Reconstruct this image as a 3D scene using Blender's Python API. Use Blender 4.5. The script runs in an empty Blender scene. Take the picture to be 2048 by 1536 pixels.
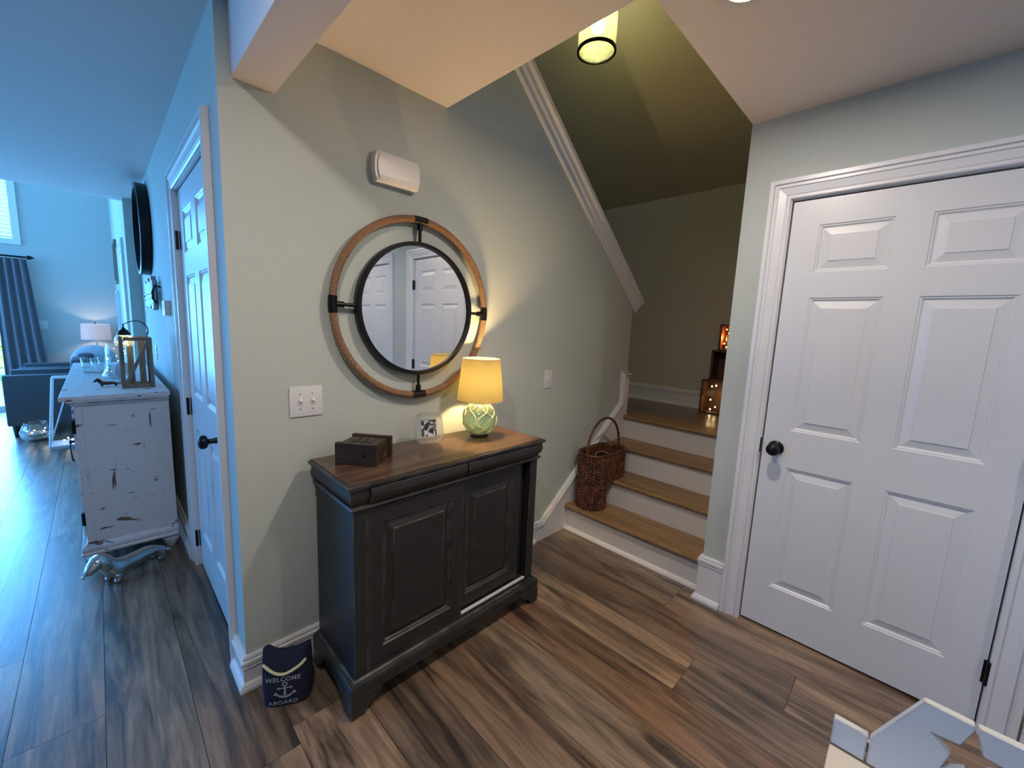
import bpy, bmesh, math, random
from mathutils import Vector, Matrix
PI = math.pi
rnd = random.Random(7)
S = bpy.context.scene
COL = S.collection

# ------------------------------------------------------------------ camera
YAW, PIT, ROL = 0.7915, 0.1386, 0.0433
f = Vector((math.sin(YAW)*math.cos(PIT), math.cos(YAW)*math.cos(PIT), -math.sin(PIT)))
r = Vector((math.cos(YAW), -math.sin(YAW), 0)); u = r.cross(f)
r2 = r*math.cos(ROL)+u*math.sin(ROL); u2 = -r*math.sin(ROL)+u*math.cos(ROL)
cam = bpy.data.cameras.new('camera'); co = bpy.data.objects.new('camera', cam); COL.objects.link(co)
M = Matrix((r2, u2, -f)).transposed().to_4x4(); M.translation = Vector((-0.3177, -1.69, 1.4326))
co.matrix_world = M
cam.sensor_width = 36.0; cam.sensor_fit = 'HORIZONTAL'; cam.lens = 818.88/2048*36; cam.clip_start = 0.02
S.camera = co
# ------------------------------------------------------------------ world, exposure
S.view_settings.view_transform = 'Standard'; S.view_settings.look = 'None'
S.view_settings.exposure = 0.12; S.view_settings.gamma = 1.0; S.view_settings.use_curve_mapping = False
S.cycles.max_bounces = 8; S.cycles.diffuse_bounces = 5; S.cycles.glossy_bounces = 4
S.cycles.transmission_bounces = 8; S.cycles.transparent_max_bounces = 12
S.cycles.sample_clamp_indirect = 4.0; S.cycles.use_denoising = True
S.cycles.caustics_reflective = False; S.cycles.caustics_refractive = False
W = bpy.data.worlds.new('world'); S.world = W; W.use_nodes = True
W.node_tree.nodes['Background'].inputs[0].default_value = (0.12, 0.42, 1.0, 1)
W.node_tree.nodes['Background'].inputs[1].default_value = 6.0

def light(name, kind, loc, energy, color, size=0.1, size_y=None, rot=(0, 0, 0), spread=None, parent=None, shape=None):
    L = bpy.data.lights.new(name, kind); o = bpy.data.objects.new(name, L); COL.objects.link(o)
    L.energy = energy; L.color = color
    if kind == 'AREA':
        L.shape = shape or ('RECTANGLE' if size_y else 'DISK'); L.size = size
        if size_y: L.size_y = size_y
        if spread: L.spread = spread
    elif kind == 'POINT': L.shadow_soft_size = size
    o.location = loc; o.rotation_euler = rot
    if parent: o.parent = parent
    return o
DAY = (0.115, 0.42, 1.0)
# daylight standing outside the window openings (living room far wall, big left windows)
light('daylight_side', 'AREA', (-5.3, 1.7, 1.6), 15, DAY, 1.6, 1.5, (0, -PI/2, 0))
light('daylight_left', 'AREA', (-5.3, 5.3, 2.0), 190, DAY, 3.2, 2.8, (0, -PI/2, 0))
light('daylight_far_door', 'AREA', (-2.1, 7.45, 1.15), 300, DAY, 1.9, 1.9, (PI/2, 0, PI))
light('daylight_far_window', 'AREA', (-2.1, 7.45, 3.1), 150, DAY, 2.6, 1.5, (PI/2, 0, PI))
light('garden_sun', 'SUN', (-2, 9, 6), 9.0, (1.0, 0.95, 0.6), rot=(math.radians(40), 0, math.radians(50)))

# ------------------------------------------------------------------ materials
def new_mat(name):
    m = bpy.data.materials.new(name); m.use_nodes = True
    nt = m.node_tree; return m, nt, nt.nodes['Principled BSDF']
def N(nt, t, **kw):
    n = nt.nodes.new(t)
    for k, v in kw.items():
        if k.startswith('i_'): n.inputs[k[2:].replace('_', ' ')].default_value = v
        else: setattr(n, k, v)
    return n
def rgba(c): return (c[0], c[1], c[2], 1)
def ramp(nt, fac, stops):
    n = nt.nodes.new('ShaderNodeValToRGB'); e = n.color_ramp.elements
    while len(e) < len(stops): e.new(0.5)
    for el, (p, c) in zip(e, stops): el.position = p; el.color = rgba(c) if len(c) == 3 else c
    nt.links.new(fac, n.inputs[0]); return n.outputs[0]
def mixc(nt, fac, a, b, mode='MIX'):
    n = nt.nodes.new('ShaderNodeMix'); n.data_type = 'RGBA'; n.blend_type = mode
    for s, v in ((0, fac), (6, a), (7, b)):
        if hasattr(v, 'links'): nt.links.new(v, n.inputs[s])
        else: n.inputs[s].default_value = v if s == 0 else rgba(v)
    return n.outputs[2]
def plain(name, col, rough=0.5, metal=0.0, spec=0.5, bump=0.0, bscale=200, var=0.04):
    m, nt, b = new_mat(name)
    b.inputs['Roughness'].default_value = rough; b.inputs['Metallic'].default_value = metal
    b.inputs['Specular IOR Level'].default_value = spec
    tc = N(nt, 'ShaderNodeTexCoord'); no = N(nt, 'ShaderNodeTexNoise', i_Scale=bscale if bump else 6.0, i_Detail=3.0)
    nt.links.new(tc.outputs['Object'], no.inputs['Vector'])
    c = mixc(nt, no.outputs['Fac'], tuple(x*(1-var) for x in col), tuple(min(1, x*(1+var)) for x in col))
    nt.links.new(c, b.inputs['Base Color'])
    if bump:
        bp = N(nt, 'ShaderNodeBump', i_Strength=bump, i_Distance=0.002)
        nt.links.new(no.outputs['Fac'], bp.inputs['Height']); nt.links.new(bp.outputs[0], b.inputs['Normal'])
    return m
def emit(name, col, strength):
    m, nt, b = new_mat(name); b.inputs['Base Color'].default_value = rgba(col)
    b.inputs['Emission Color'].default_value = rgba(col); b.inputs['Emission Strength'].default_value = strength
    return m
def wood(name, c1, c2, axis='X', scale=8.0, rough=0.45, ocolor=False, grain=14.0, world=False, bump=0.12):
    m, nt, b = new_mat(name); b.inputs['Roughness'].default_value = rough
    if world:
        g = N(nt, 'ShaderNodeNewGeometry'); src = g.outputs['Position']
    else:
        tc = N(nt, 'ShaderNodeTexCoord'); src = tc.outputs['Object']
    oi = N(nt, 'ShaderNodeObjectInfo')
    mul = N(nt, 'ShaderNodeVectorMath', operation='SCALE'); mul.inputs[0].default_value = (13.0, 17.0, 5.0)
    nt.links.new(oi.outputs['Random'], mul.inputs['Scale'])
    add = N(nt, 'ShaderNodeVectorMath', operation='ADD'); nt.links.new(src, add.inputs[0]); nt.links.new(mul.outputs[0], add.inputs[1])
    mp = N(nt, 'ShaderNodeMapping'); sc = {'X': (1, grain, grain), 'Y': (grain, 1, grain), 'Z': (grain, grain, 1)}[axis]
    mp.inputs['Scale'].default_value = sc; nt.links.new(add.outputs[0], mp.inputs['Vector'])
    n1 = N(nt, 'ShaderNodeTexNoise', i_Scale=scale*0.16, i_Detail=8.0, i_Distortion=0.9); n1.inputs['Roughness'].default_value = 0.62
    nt.links.new(mp.outputs[0], n1.inputs['Vector'])
    n2 = N(nt, 'ShaderNodeTexNoise', i_Scale=scale, i_Detail=6.0, i_Distortion=0.4); nt.links.new(mp.outputs[0], n2.inputs['Vector'])
    f1 = ramp(nt, n1.outputs['Fac'], [(0.36, (0, 0, 0)), (0.62, (1, 1, 1))])
    f2 = ramp(nt, n2.outputs['Fac'], [(0.38, (0.45,)*3), (0.6, (1, 1, 1))])
    c = mixc(nt, f1, c1, c2)
    if ocolor: c = mixc(nt, 1.0, c, oi.outputs['Color'], 'MULTIPLY')
    c = mixc(nt, 0.45, c, f2, 'MULTIPLY')
    nt.links.new(c, b.inputs['Base Color'])
    bp = N(nt, 'ShaderNodeBump', i_Strength=bump, i_Distance=0.002); nt.links.new(n2.outputs['Fac'], bp.inputs['Height'])
    nt.links.new(bp.outputs[0], b.inputs['Normal'])
    return m
def worn(name, base, under, rough=0.5, width=0.006, amount=0.62, spots=0.0, base2=None):
    """painted wood with rubbed edges (bevel node) and optional bare patches"""
    m, nt, b = new_mat(name); b.inputs['Roughness'].default_value = rough
    tc = N(nt, 'ShaderNodeTexCoord'); g = N(nt, 'ShaderNodeNewGeometry')
    bv = N(nt, 'ShaderNodeBevel', samples=4); bv.inputs['Radius'].default_value = width
    dt = N(nt, 'ShaderNodeVectorMath', operation='DOT_PRODUCT')
    nt.links.new(bv.outputs[0], dt.inputs[0]); nt.links.new(g.outputs['True Normal'], dt.inputs[1])
    e = ramp(nt, dt.outputs['Value'], [(0.90, (1, 1, 1)), (0.985, (0, 0, 0))])
    n1 = N(nt, 'ShaderNodeTexNoise', i_Scale=14.0, i_Detail=5.0); nt.links.new(tc.outputs['Object'], n1.inputs['Vector'])
    nf = ramp(nt, n1.outputs['Fac'], [(amount-0.12, (0, 0, 0)), (amount+0.1, (1, 1, 1))])
    mask = mixc(nt, 1.0, e, nf, 'MULTIPLY')
    n3 = N(nt, 'ShaderNodeTexNoise', i_Scale=5.0, i_Detail=3.0); nt.links.new(tc.outputs['Object'], n3.inputs['Vector'])
    c = mixc(nt, n3.outputs['Fac'], base, base2 or tuple(x*1.35 for x in base))
    c = mixc(nt, mask, c, under)
    if spots:
        mp = N(nt, 'ShaderNodeMapping'); mp.inputs['Scale'].default_value = (1, 1, 1.0); nt.links.new(tc.outputs['Object'], mp.inputs['Vector'])
        for sc, lo, colr, dist in (((9, 9, 22), 0.675, (0.16, 0.09, 0.055), 0.6), ((26, 26, 4), 0.685, (0.11, 0.07, 0.05), 0.3), ((12, 12, 55), 0.685, (0.1, 0.075, 0.07), 0.2)):
            mq = N(nt, 'ShaderNodeMapping'); mq.inputs['Scale'].default_value = sc; mq.inputs['Location'].default_value = (lo*11, sc[2], 3)
            nt.links.new(tc.outputs['Object'], mq.inputs['Vector'])
            nn = N(nt, 'ShaderNodeTexNoise', i_Scale=0.9, i_Detail=3.0, i_Distortion=dist); nt.links.new(mq.outputs[0], nn.inputs['Vector'])
            fm = ramp(nt, nn.outputs['Fac'], [(lo-0.02, (0, 0, 0)), (lo+0.03, (1, 1, 1))])
            c = mixc(nt, fm, c, colr)
    nt.links.new(c, b.inputs['Base Color'])
    return m
def glass(name, col, rough=0.02, gloss=0.18, bump=False, milk=0.0, mcol=(1, 1, 1)):
    m = bpy.data.materials.new(name); m.use_nodes = True; nt = m.node_tree; nt.nodes.clear()
    out = N(nt, 'ShaderNodeOutputMaterial'); tr = N(nt, 'ShaderNodeBsdfTransparent'); gl = N(nt, 'ShaderNodeBsdfGlossy')
    tr.inputs[0].default_value = rgba(col); gl.inputs['Roughness'].default_value = rough
    fr = N(nt, 'ShaderNodeLayerWeight'); fr.inputs[0].default_value = .5; pw = N(nt, 'ShaderNodeMath', operation='POWER'); pw.inputs[1].default_value = 3.0; ad = N(nt, 'ShaderNodeMath', operation='MULTIPLY_ADD')
    nt.links.new(fr.outputs['Facing'], pw.inputs[0]); nt.links.new(pw.outputs[0], ad.inputs[0]); ad.inputs[1].default_value = .75; ad.inputs[2].default_value = .03+gloss*0.12
    mx = N(nt, 'ShaderNodeMixShader'); nt.links.new(ad.outputs[0], mx.inputs[0]); nt.links.new(tr.outputs[0], mx.inputs[1]); nt.links.new(gl.outputs[0], mx.inputs[2])
    if bump:
        tc = N(nt, 'ShaderNodeTexCoord'); v = N(nt, 'ShaderNodeTexVoronoi', i_Scale=110.0); nt.links.new(tc.outputs['Object'], v.inputs['Vector'])
        bp = N(nt, 'ShaderNodeBump', i_Strength=0.8, i_Distance=0.004); nt.links.new(v.outputs['Distance'], bp.inputs['Height'])
        nt.links.new(bp.outputs[0], gl.inputs['Normal']); nt.links.new(bp.outputs[0], fr.inputs['Normal'])
        rc = ramp(nt, v.outputs['Distance'], [(0.1, tuple(x*0.6 for x in col)), (0.4, col)]); nt.links.new(rc, tr.inputs[0])
    last = mx.outputs[0]
    if milk:
        d = N(nt, 'ShaderNodeBsdfDiffuse'); t_ = N(nt, 'ShaderNodeBsdfTranslucent'); d.inputs[0].default_value = rgba(mcol); t_.inputs[0].default_value = rgba(mcol)
        m1 = N(nt, 'ShaderNodeMixShader'); m1.inputs[0].default_value = .5; nt.links.new(d.outputs[0], m1.inputs[1]); nt.links.new(t_.outputs[0], m1.inputs[2])
        m2 = N(nt, 'ShaderNodeMixShader'); m2.inputs[0].default_value = milk; nt.links.new(last, m2.inputs[1]); nt.links.new(m1.outputs[0], m2.inputs[2]); last = m2.outputs[0]
    nt.links.new(last, out.inputs[0]); return m

m_wall = plain('wall_paint', (0.505, 0.54, 0.49), 0.75, spec=0.25, bump=0.12, bscale=260, var=0.02)
m_stairwall = plain('stairwell_paint', (0.55, 0.50, 0.395), 0.8, spec=0.2, bump=0.1, bscale=260, var=0.02)
m_ceil = plain('ceiling_paint', (0.80, 0.725, 0.70), 0.85, spec=0.2, bump=0.1, bscale=240, var=0.02)
m_trim = plain('white_trim_paint', (0.75, 0.735, 0.73), 0.32, spec=0.5, var=0.02)
m_door = plain('white_door_paint', (0.71, 0.705, 0.70), 0.34, spec=0.5, bump=0.05, bscale=340, var=0.02)
m_riser = plain('white_riser_paint', (0.68, 0.66, 0.65), 0.5, var=0.02)
m_black = plain('black_metal', (0.012, 0.011, 0.012), 0.35, metal=0.6)
m_dark = plain('dark_void', (0.01, 0.01, 0.01), 0.9)
m_plastic = plain('white_plastic', (0.72, 0.70, 0.68), 0.35, var=0.02)
m_screw = plain('steel_screw', (0.35, 0.34, 0.32), 0.35, metal=0.9)
m_plank = wood('plank_wood', (0.060, 0.039, 0.027), (0.36, 0.256, 0.168), 'Y', 9.0, 0.36, ocolor=True, grain=11.0, world=True)
_b = m_plank.node_tree.nodes['Principled BSDF']; _b.inputs['Coat Weight'].default_value = 0.7; _b.inputs['Coat Roughness'].default_value = 0.28
m_tread = wood('tread_wood', (0.22, 0.125, 0.055), (0.36, 0.22, 0.105), 'Y', 8.0, 0.4, grain=12)
m_cab = worn('cabinet_paint', (0.0125, 0.0115, 0.011), (0.15, 0.135, 0.12), 0.45, 0.006, 0.50, base2=(0.027, 0.024, 0.022))
m_cabtop = wood('cabinet_top_wood', (0.050, 0.027, 0.017), (0.13, 0.075, 0.044), 'X', 9.0, 0.25, grain=9)
m_box = wood('dark_box_wood', (0.016, 0.010, 0.008), (0.05, 0.026, 0.017), 'X', 9.0, 0.4, grain=8)
m_dress = worn('distressed_white_paint', (0.68, 0.655, 0.66), (0.12, 0.075, 0.05), 0.5, 0.005, 0.56, spots=1, base2=(0.74, 0.72, 0.72))
m_rope = plain('rope_fibre', (0.27, 0.15, 0.08), 0.9, bump=0.6, bscale=120, var=0.25)
m_cord = plain('cream_cord', (0.72, 0.62, 0.36), 0.85, bump=0.5, bscale=300)
m_net = plain('net_cord', (0.80, 0.74, 0.45), 0.8)
m_navy = plain('navy_canvas', (0.006, 0.008, 0.028), 0.85, bump=0.5, bscale=420)
m_print = plain('pale_print', (0.33, 0.34, 0.36), 0.8)
m_wicker = wood('wicker_fibre', (0.05, 0.014, 0.006), (0.20, 0.066, 0.026), 'Z', 30.0, 0.42, grain=3, bump=0.4)
_nt = m_wicker.node_tree; _at = N(_nt, 'ShaderNodeAttribute', attribute_name='strand'); _bs = _nt.nodes['Principled BSDF']; _src = _bs.inputs['Base Color'].links[0].from_socket
_nt.links.new(mixc(_nt, 1.0, _src, _at.outputs['Color'], 'MULTIPLY'), _bs.inputs['Base Color'])
m_crate = wood('crate_wood', (0.07, 0.028, 0.014), (0.17, 0.07, 0.03), 'Y', 9.0, 0.5, grain=8)
m_lwood = wood('lantern_wood', (0.16, 0.125, 0.09), (0.33, 0.27, 0.20), 'Z', 10.0, 0.65, grain=9)
m_bench = worn('bench_paint', (0.62, 0.61, 0.59), (0.10, 0.08, 0.07), 0.55, 0.004, 0.47, base2=(0.69, 0.68, 0.66))
m_benchcream = worn('bench_cream_paint', (0.66, 0.58, 0.47), (0.16, 0.11, 0.08), 0.55, 0.004, 0.5, base2=(0.72, 0.65, 0.54))
m_silver = plain('cast_silver', (0.60, 0.60, 0.58), 0.25, metal=1.0, bump=1.0, bscale=45)
m_chrome = plain('polished_chrome', (0.8, 0.8, 0.8), 0.12, metal=1.0)
m_sofa = plain('grey_upholstery', (0.075, 0.08, 0.085), 0.9, bump=0.5, bscale=300)
m_curtain = plain('grey_curtain_cloth', (0.17, 0.165, 0.175), 0.9, bump=0.3, bscale=300)
m_pillow = plain('pale_throw_cloth', (0.45, 0.47, 0.50), 0.9)
m_tube = plain('brushed_tube', (0.30, 0.31, 0.32), 0.4, metal=0.8)
m_mirror = plain('mirror_silver', (0.86, 0.87, 0.87), 0.0, metal=1.0, var=0.0)
m_glass = glass('clear_glass', (0.975, 0.99, 0.99), gloss=0.25)
m_crystal = glass('crystal', (0.95, 0.97, 0.98), gloss=1.2, milk=0.16, mcol=(.9, .9, .9))
m_aqua = glass('aqua_float_glass', (0.86, 0.95, 0.88), gloss=0.7, milk=0.20, mcol=(.78, .92, .74))
m_seed = glass('seeded_glass', (0.90, 0.95, 0.78), gloss=0.4, bump=True, milk=0.18, mcol=(.92, .92, .68))
m_clockface = plain('clock_face', (0.62, 0.66, 0.68), 0.4)
m_leaf = plain('dark_leaf', (0.01, 0.02, 0.008), 0.6)
m_hedge = plain('hedge_leaf', (0.30, 0.42, 0.12), 0.8, var=0.5)
m_stone = plain('stone_grey', (0.45, 0.42, 0.33), 0.7, var=0.3)
# lamp shade: thin cloth that glows because a bulb sits inside
def shade_mat(name, col, glow=0.0, tr=0.6):
    m = bpy.data.materials.new(name); m.use_nodes = True; nt = m.node_tree; nt.nodes.clear()
    out = N(nt, 'ShaderNodeOutputMaterial'); d = N(nt, 'ShaderNodeBsdfDiffuse'); t = N(nt, 'ShaderNodeBsdfTranslucent')
    tc = N(nt, 'ShaderNodeTexCoord'); no = N(nt, 'ShaderNodeTexNoise', i_Scale=90.0, i_Detail=2.0); nt.links.new(tc.outputs['Object'], no.inputs['Vector'])
    c = mixc(nt, no.outputs['Fac'], tuple(x*0.93 for x in col), col)
    nt.links.new(c, d.inputs[0]); nt.links.new(c, t.inputs[0])
    mx = N(nt, 'ShaderNodeMixShader'); mx.inputs[0].default_value = tr
    nt.links.new(d.outputs[0], mx.inputs[1]); nt.links.new(t.outputs[0], mx.inputs[2]); last = mx.outputs[0]
    nt.links.new(last, out.inputs[0]); return m
m_shade = shade_mat('lamp_shade_cloth', (0.92, 0.82, 0.51), tr=0.88)
m_shade2 = shade_mat('white_shade_cloth', (0.85, 0.80, 0.76), tr=0.6)
m_bulb = emit('lit_bulb', (1.0, 0.78, 0.45), 14.0)
m_bulb2 = emit('stair_bulb', (1.0, 0.95, 0.62), 40.0)
m_lens = emit('recessed_lens', (1.0, 0.93, 0.84), 9.0)
m_fairy = emit('fairy_bulb', (1.0, 0.72, 0.35), 22.0)
m_fairyo = emit('orange_bulb', (1.0, 0.32, 0.10), 8.0)

# ------------------------------------------------------------------ mesh helpers
def bmn(): return bmesh.new()
def quad(bm, vs):
    try: bm.faces.new(vs)
    except ValueError: pass
def box(bm, x0, x1, y0, y1, z0, z1, bev=0.0, mat=None):
    t = bmesh.new() if bev else bm
    vs = [t.verts.new(p) for p in ((x0, y0, z0), (x1, y0, z0), (x1, y1, z0), (x0, y1, z0), (x0, y0, z1), (x1, y0, z1), (x1, y1, z1), (x0, y1, z1))]
    for ix in ((0, 3, 2, 1), (4, 5, 6, 7), (0, 1, 5, 4), (1, 2, 6, 5), (2, 3, 7, 6), (3, 0, 4, 7)): t.faces.new([vs[i] for i in ix])
    if bev:
        bmesh.ops.bevel(t, geom=t.edges[:], offset=bev, segments=2, profile=0.6, affect='EDGES')
        merge(bm, t, mat)
    elif mat is not None:
        for v in vs: v.co = mat @ v.co
    return vs
def merge(bm, t, mat=None):
    me = bpy.data.meshes.new('tmp'); t.to_mesh(me); t.free()
    if mat is not None: me.transform(mat)
    bm.from_mesh(me); bpy.data.meshes.remove(me)
def prism(bm, pts, axis, a, b):
    """extrude polygon pts (2D) along axis between a and b; axis 'y': pts=(x,z); 'x': pts=(y,z); 'z': pts=(x,y)"""
    def P(p, t): return {'y': (p[0], t, p[1]), 'x': (t, p[0], p[1]), 'z': (p[0], p[1], t)}[axis]
    A = [bm.verts.new(P(p, a)) for p in pts]; B = [bm.verts.new(P(p, b)) for p in pts]
    bm.faces.new(A); bm.faces.new(B[::-1]); n = len(pts)
    for i in range(n): bm.faces.new([A[i], B[i], B[(i+1) % n], A[(i+1) % n]])
def lathe(bm, prof, seg=32, c=(0, 0, 0), axis='z', closed=False):
    rings = []
    for (rr, h) in prof:
        ring = []
        for i in range(seg):
            a = 2*PI*i/seg; x, y = rr*math.cos(a), rr*math.sin(a)
            p = {'z': (x, y, h), 'y': (x, h, y), 'x': (h, x, y)}[axis]
            ring.append(bm.verts.new((c[0]+p[0], c[1]+p[1], c[2]+p[2])))
        rings.append(ring)
    pr = list(zip(rings[:-1], rings[1:]))
    if closed: pr.append((rings[-1], rings[0]))
    for A, B in pr:
        for i in range(seg): quad(bm, [A[i], A[(i+1) % seg], B[(i+1) % seg], B[i]])
    if not closed:
        if prof[0][0] > 1e-5: bm.faces.new(rings[0][::-1])
        if prof[-1][0] > 1e-5: bm.faces.new(rings[-1])
def tube(bm, pts, rad, seg=8, closed=False, cap=True):
    pts = [Vector(p) for p in pts]; n = len(pts); rings = []
    up = None
    for i, p in enumerate(pts):
        if closed: d = (pts[(i+1) % n]-pts[i-1]).normalized()
        else: d = (pts[min(i+1, n-1)]-pts[max(i-1, 0)]).normalized()
        if up is None:
            up = Vector((0, 0, 1)) if abs(d.z) < 0.9 else Vector((1, 0, 0))
        s = d.cross(up)
        if s.length < 1e-4: s = d.orthogonal()
        s.normalize(); up = s.cross(d).normalized()
        rr = rad(i/(n-1)) if callable(rad) else rad
        rings.append([bm.verts.new(p+s*rr*math.cos(2*PI*k/seg)+up*rr*math.sin(2*PI*k/seg)) for k in range(seg)])
    pr = list(zip(rings[:-1], rings[1:]))
    if closed: pr.append((rings[-1], rings[0]))
    for A, B in pr:
        for k in range(seg): quad(bm, [A[k], A[(k+1) % seg], B[(k+1) % seg], B[k]])
    if cap and not closed: bm.faces.new(rings[0][::-1]); bm.faces.new(rings[-1])
def sphere(bm, c, rr, seg=20, rings=12, sc=(1, 1, 1)):
    t = bmesh.new(); bmesh.ops.create_uvsphere(t, u_segments=seg, v_segments=rings, radius=rr)
    merge(bm, t, Matrix.Translation(c) @ Matrix.Diagonal((*sc, 1)))
def sweep(bm, path, prof, side, mapf):
    """path: 2D points; prof: (offset, height); side +1/-1 picks which side the offset goes; mapf(a,b,h)->3D"""
    n = len(path); P = [Vector(p) for p in path]; dirs = [(P[i+1]-P[i]).normalized() for i in range(n-1)]
    nor = [Vector((-d.y, d.x))*side for d in dirs]; rows = []
    for i in range(n):
        if i == 0: m = nor[0]
        elif i == n-1: m = nor[-1]
        else:
            m = (nor[i-1]+nor[i]); m = m/max(m.dot(nor[i]), 0.2) if m.length > 1e-6 else nor[i]
        rows.append([bm.verts.new(mapf(P[i].x+m.x*o, P[i].y+m.y*o, h)) for o, h in prof])
    k = len(prof)
    for A, B in zip(rows[:-1], rows[1:]):
        for j in range(k): quad(bm, [A[j], A[(j+1) % k], B[(j+1) % k], B[j]])
    quad(bm, rows[0][::-1]); quad(bm, rows[-1])
def obj(name, bm, mat, parent=None, smooth=False, **props):
    bmesh.ops.recalc_face_normals(bm, faces=bm.faces[:])
    me = bpy.data.meshes.new(name); bm.to_mesh(me); bm.free(); me.materials.append(mat)
    if smooth:
        for p in me.polygons: p.use_smooth = True
        if smooth != 'all': me.set_sharp_from_angle(angle=math.radians(40))
    o = bpy.data.objects.new(name, me); COL.objects.link(o)
    if parent: o.parent = parent
    for k, v in props.items(): o[k] = v
    return o
def thing(name, label, cat, loc=(0, 0, 0), rz=0.0, group=None, kind=None):
    o = bpy.data.objects.new(name, None); COL.objects.link(o); o.location = loc; o.rotation_euler = (0, 0, rz); o.empty_display_size = 0.05
    if label: o['label'] = label
    if cat: o['category'] = cat
    if group: o['group'] = group
    if kind: o['kind'] = kind
    return o
def tag(o, label, cat, group=None):
    o['label'] = label; o['category'] = cat
    if group: o['group'] = group
    return o
def struct(name, bm, mat, parent=None, smooth=False):
    o = obj(name, bm, mat, parent, smooth)
    if not parent: o['kind'] = 'structure'
    return o
def dup(o, loc=None, parent=None):
    c = o.copy(); COL.objects.link(c)
    if parent: c.parent = parent
    if loc is not None: c.location = loc
    for ch in list(o.children): dup(ch, parent=c)
    return c

# ------------------------------------------------------------------ room shell
XC, ZC, YS = 1.914, 2.42, -0.996
# floor: slab, with every plank a part of it
b = bmn(); box(b, -5.1, 3.75, -4.0, 7.1, -0.12, -0.011); floor = struct('floor', b, m_dark)
b = bmn(); box(b, -0.5, 0.5, -0.5, 0.5, -0.5, 0.5); pm = bpy.data.meshes.new('plank'); b.to_mesh(pm); b.free(); pm.materials.append(m_plank)
def tone(t, red=0.0):
    t = max(0, min(1, t)); a = (0.50, 0.44, 0.42); c = (1.2, 1.17, 1.12)
    k = [a[i]+(c[i]-a[i])*t for i in range(3)]; k[0] *= 1+0.18*red; k[2] *= 1-0.12*red
    return (*k, 1)
LEN, WID = 1.82, 0.2325
joint = {-3: -0.9, -2: -1.49, -1: -1.15, 0: -0.2, 1: -0.24, 2: 0.12, 3: -0.2, 4: -0.29, 5: 1.45, 6: 1.35, 7: 0.2, 8: 0.745, 9: 1.3}
tones = {(-3, 0): .62, (-3, -1): .62, (-2, 0): .22, (-2, -1): .85, (-1, 0): .85, (-1, -1): .36, (0, -1): .33, (1, -1): .62, (2, -1): .35, (3, -1): .18,
         (4, -1): .95, (4, 0): .3, (5, -1): .3, (5, 0): .45, (6, 0): .5, (6, -1): .62, (7, 0): .4, (7, -1): .45, (8, -1): .5, (8, 0): .5}
for k in range(-3, 19):
    xa, xb = 1.235-WID*(k+1), 1.235-WID*k
    if k == -3: xb = 1.985
    j0 = joint.get(k, rnd.uniform(-.9, .9))
    for row in range(-3, 5):
        ya, yb = j0+row*LEN, j0+(row+1)*LEN
        if yb < -3.8 or ya > 6.9: continue
        ya, yb = max(ya, -3.9), min(yb, 7.0)
        p = bpy.data.objects.new('plank', pm); COL.objects.link(p); p.parent = floor
        p.location = ((xa+xb)/2, (ya+yb)/2, -0.006); p.scale = (xb-xa-0.0016, yb-ya-0.0016, 0.012)
        t = tones.get((k, row), rnd.uniform(.2, .8)); p.color = tone(t, 1.0 if k == 0 else rnd.uniform(-.2, .5))
b = bmn(); box(b, -5.0, 1.235-WID*19-0.001, -3.9, 7.0, -0.0105, 0.0); o = obj('plank_field', b, m_plank, floor); o['kind'] = 'stuff'; o.color = tone(.45)

# wall with the mirror: ends at the landing, its top follows the upper flight
def L1z(x): return 1.609+0.805*(2.747-x)
b = bmn(); prism(b, [(0, 0), (2.74, 0), (2.74, L1z(2.74)+.10), (0, L1z(0)+.10)], 'y', 0.0, 0.115); struct('wall_back', b, m_wall)
# hall wall with a door opening y .24-1.095
b = bmn(); X0, X1 = 0.0, 0.115
box(b, X0, X1, 0.115, 0.24, 0, 2.052); box(b, X0, X1, 1.095, 3.56, 0, 2.052); box(b, X0, X1, 0.115, 3.56, 2.052, 4.7)
struct('wall_left', b, m_wall)
b = bmn(); box(b, 0.06, 0.10, 0.241, 1.094, 0, 2.051); struct('dark_plug_left', b, m_dark)  # black plug behind the leaf, stands in for shade in the door gap
b = bmn(); box(b, -0.09, 0.0, 3.52, 7.0, 0, 4.7); struct('wall_living_side', b, m_wall)
# closet wall with two openings
b = bmn(); X0, X1 = XC, XC+.115
for ya, yb in ((-1.195, YS), (-2.485, -2.02), (-3.9, -3.31)): box(b, X0, X1, ya, yb, 0, 2.052)
box(b, X0, X1, -3.9, YS, 2.052, 2.6); struct('wall_right', b, m_wall)
b = bmn(); box(b, XC+.075, XC+.114, -2.019, -1.196, 0, 2.051); struct('dark_plug_right', b, m_dark)  # added black plug that keeps the gap round the leaf dark
b = bmn(); box(b, XC+.075, XC+.114, -3.309, -2.486, 0, 2.051); struct('dark_plug_right_rear', b, m_dark)  # same added dark plug behind the rear door
b = bmn(); box(b, XC+.115, 3.63, -1.1, YS, 0, 4.7); box(b, 0.79, XC+.115, -1.1, YS, 2.6, 4.7); struct('wall_landing', b, m_stairwall)
b = bmn(); box(b, 3.63, 3.74, -1.1, 1.1, 0, 2.95); struct('wall_stair_far', b, m_stairwall)
b = bmn(); box(b, 0.115, 3.63, 1.0, 1.1, 0, 4.7); struct('wall_stair_side', b, m_stairwall)
b = bmn(); box(b, 0.79, 0.89, YS, 0.0, 2.52, 4.7); struct('wall_stairwell_upper', b, m_stairwall)
def sof(x): return 2.72+0.5*(3.63-x)
b = bmn(); prism(b, [(3.75, sof(3.75)), (-0.1, sof(-.1)), (-0.1, sof(-.1)+.1), (3.75, sof(3.75)+.1)], 'y', -1.1, 1.1); struct('ceiling_stairs', b, m_stairwall)
b = bmn()
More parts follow.
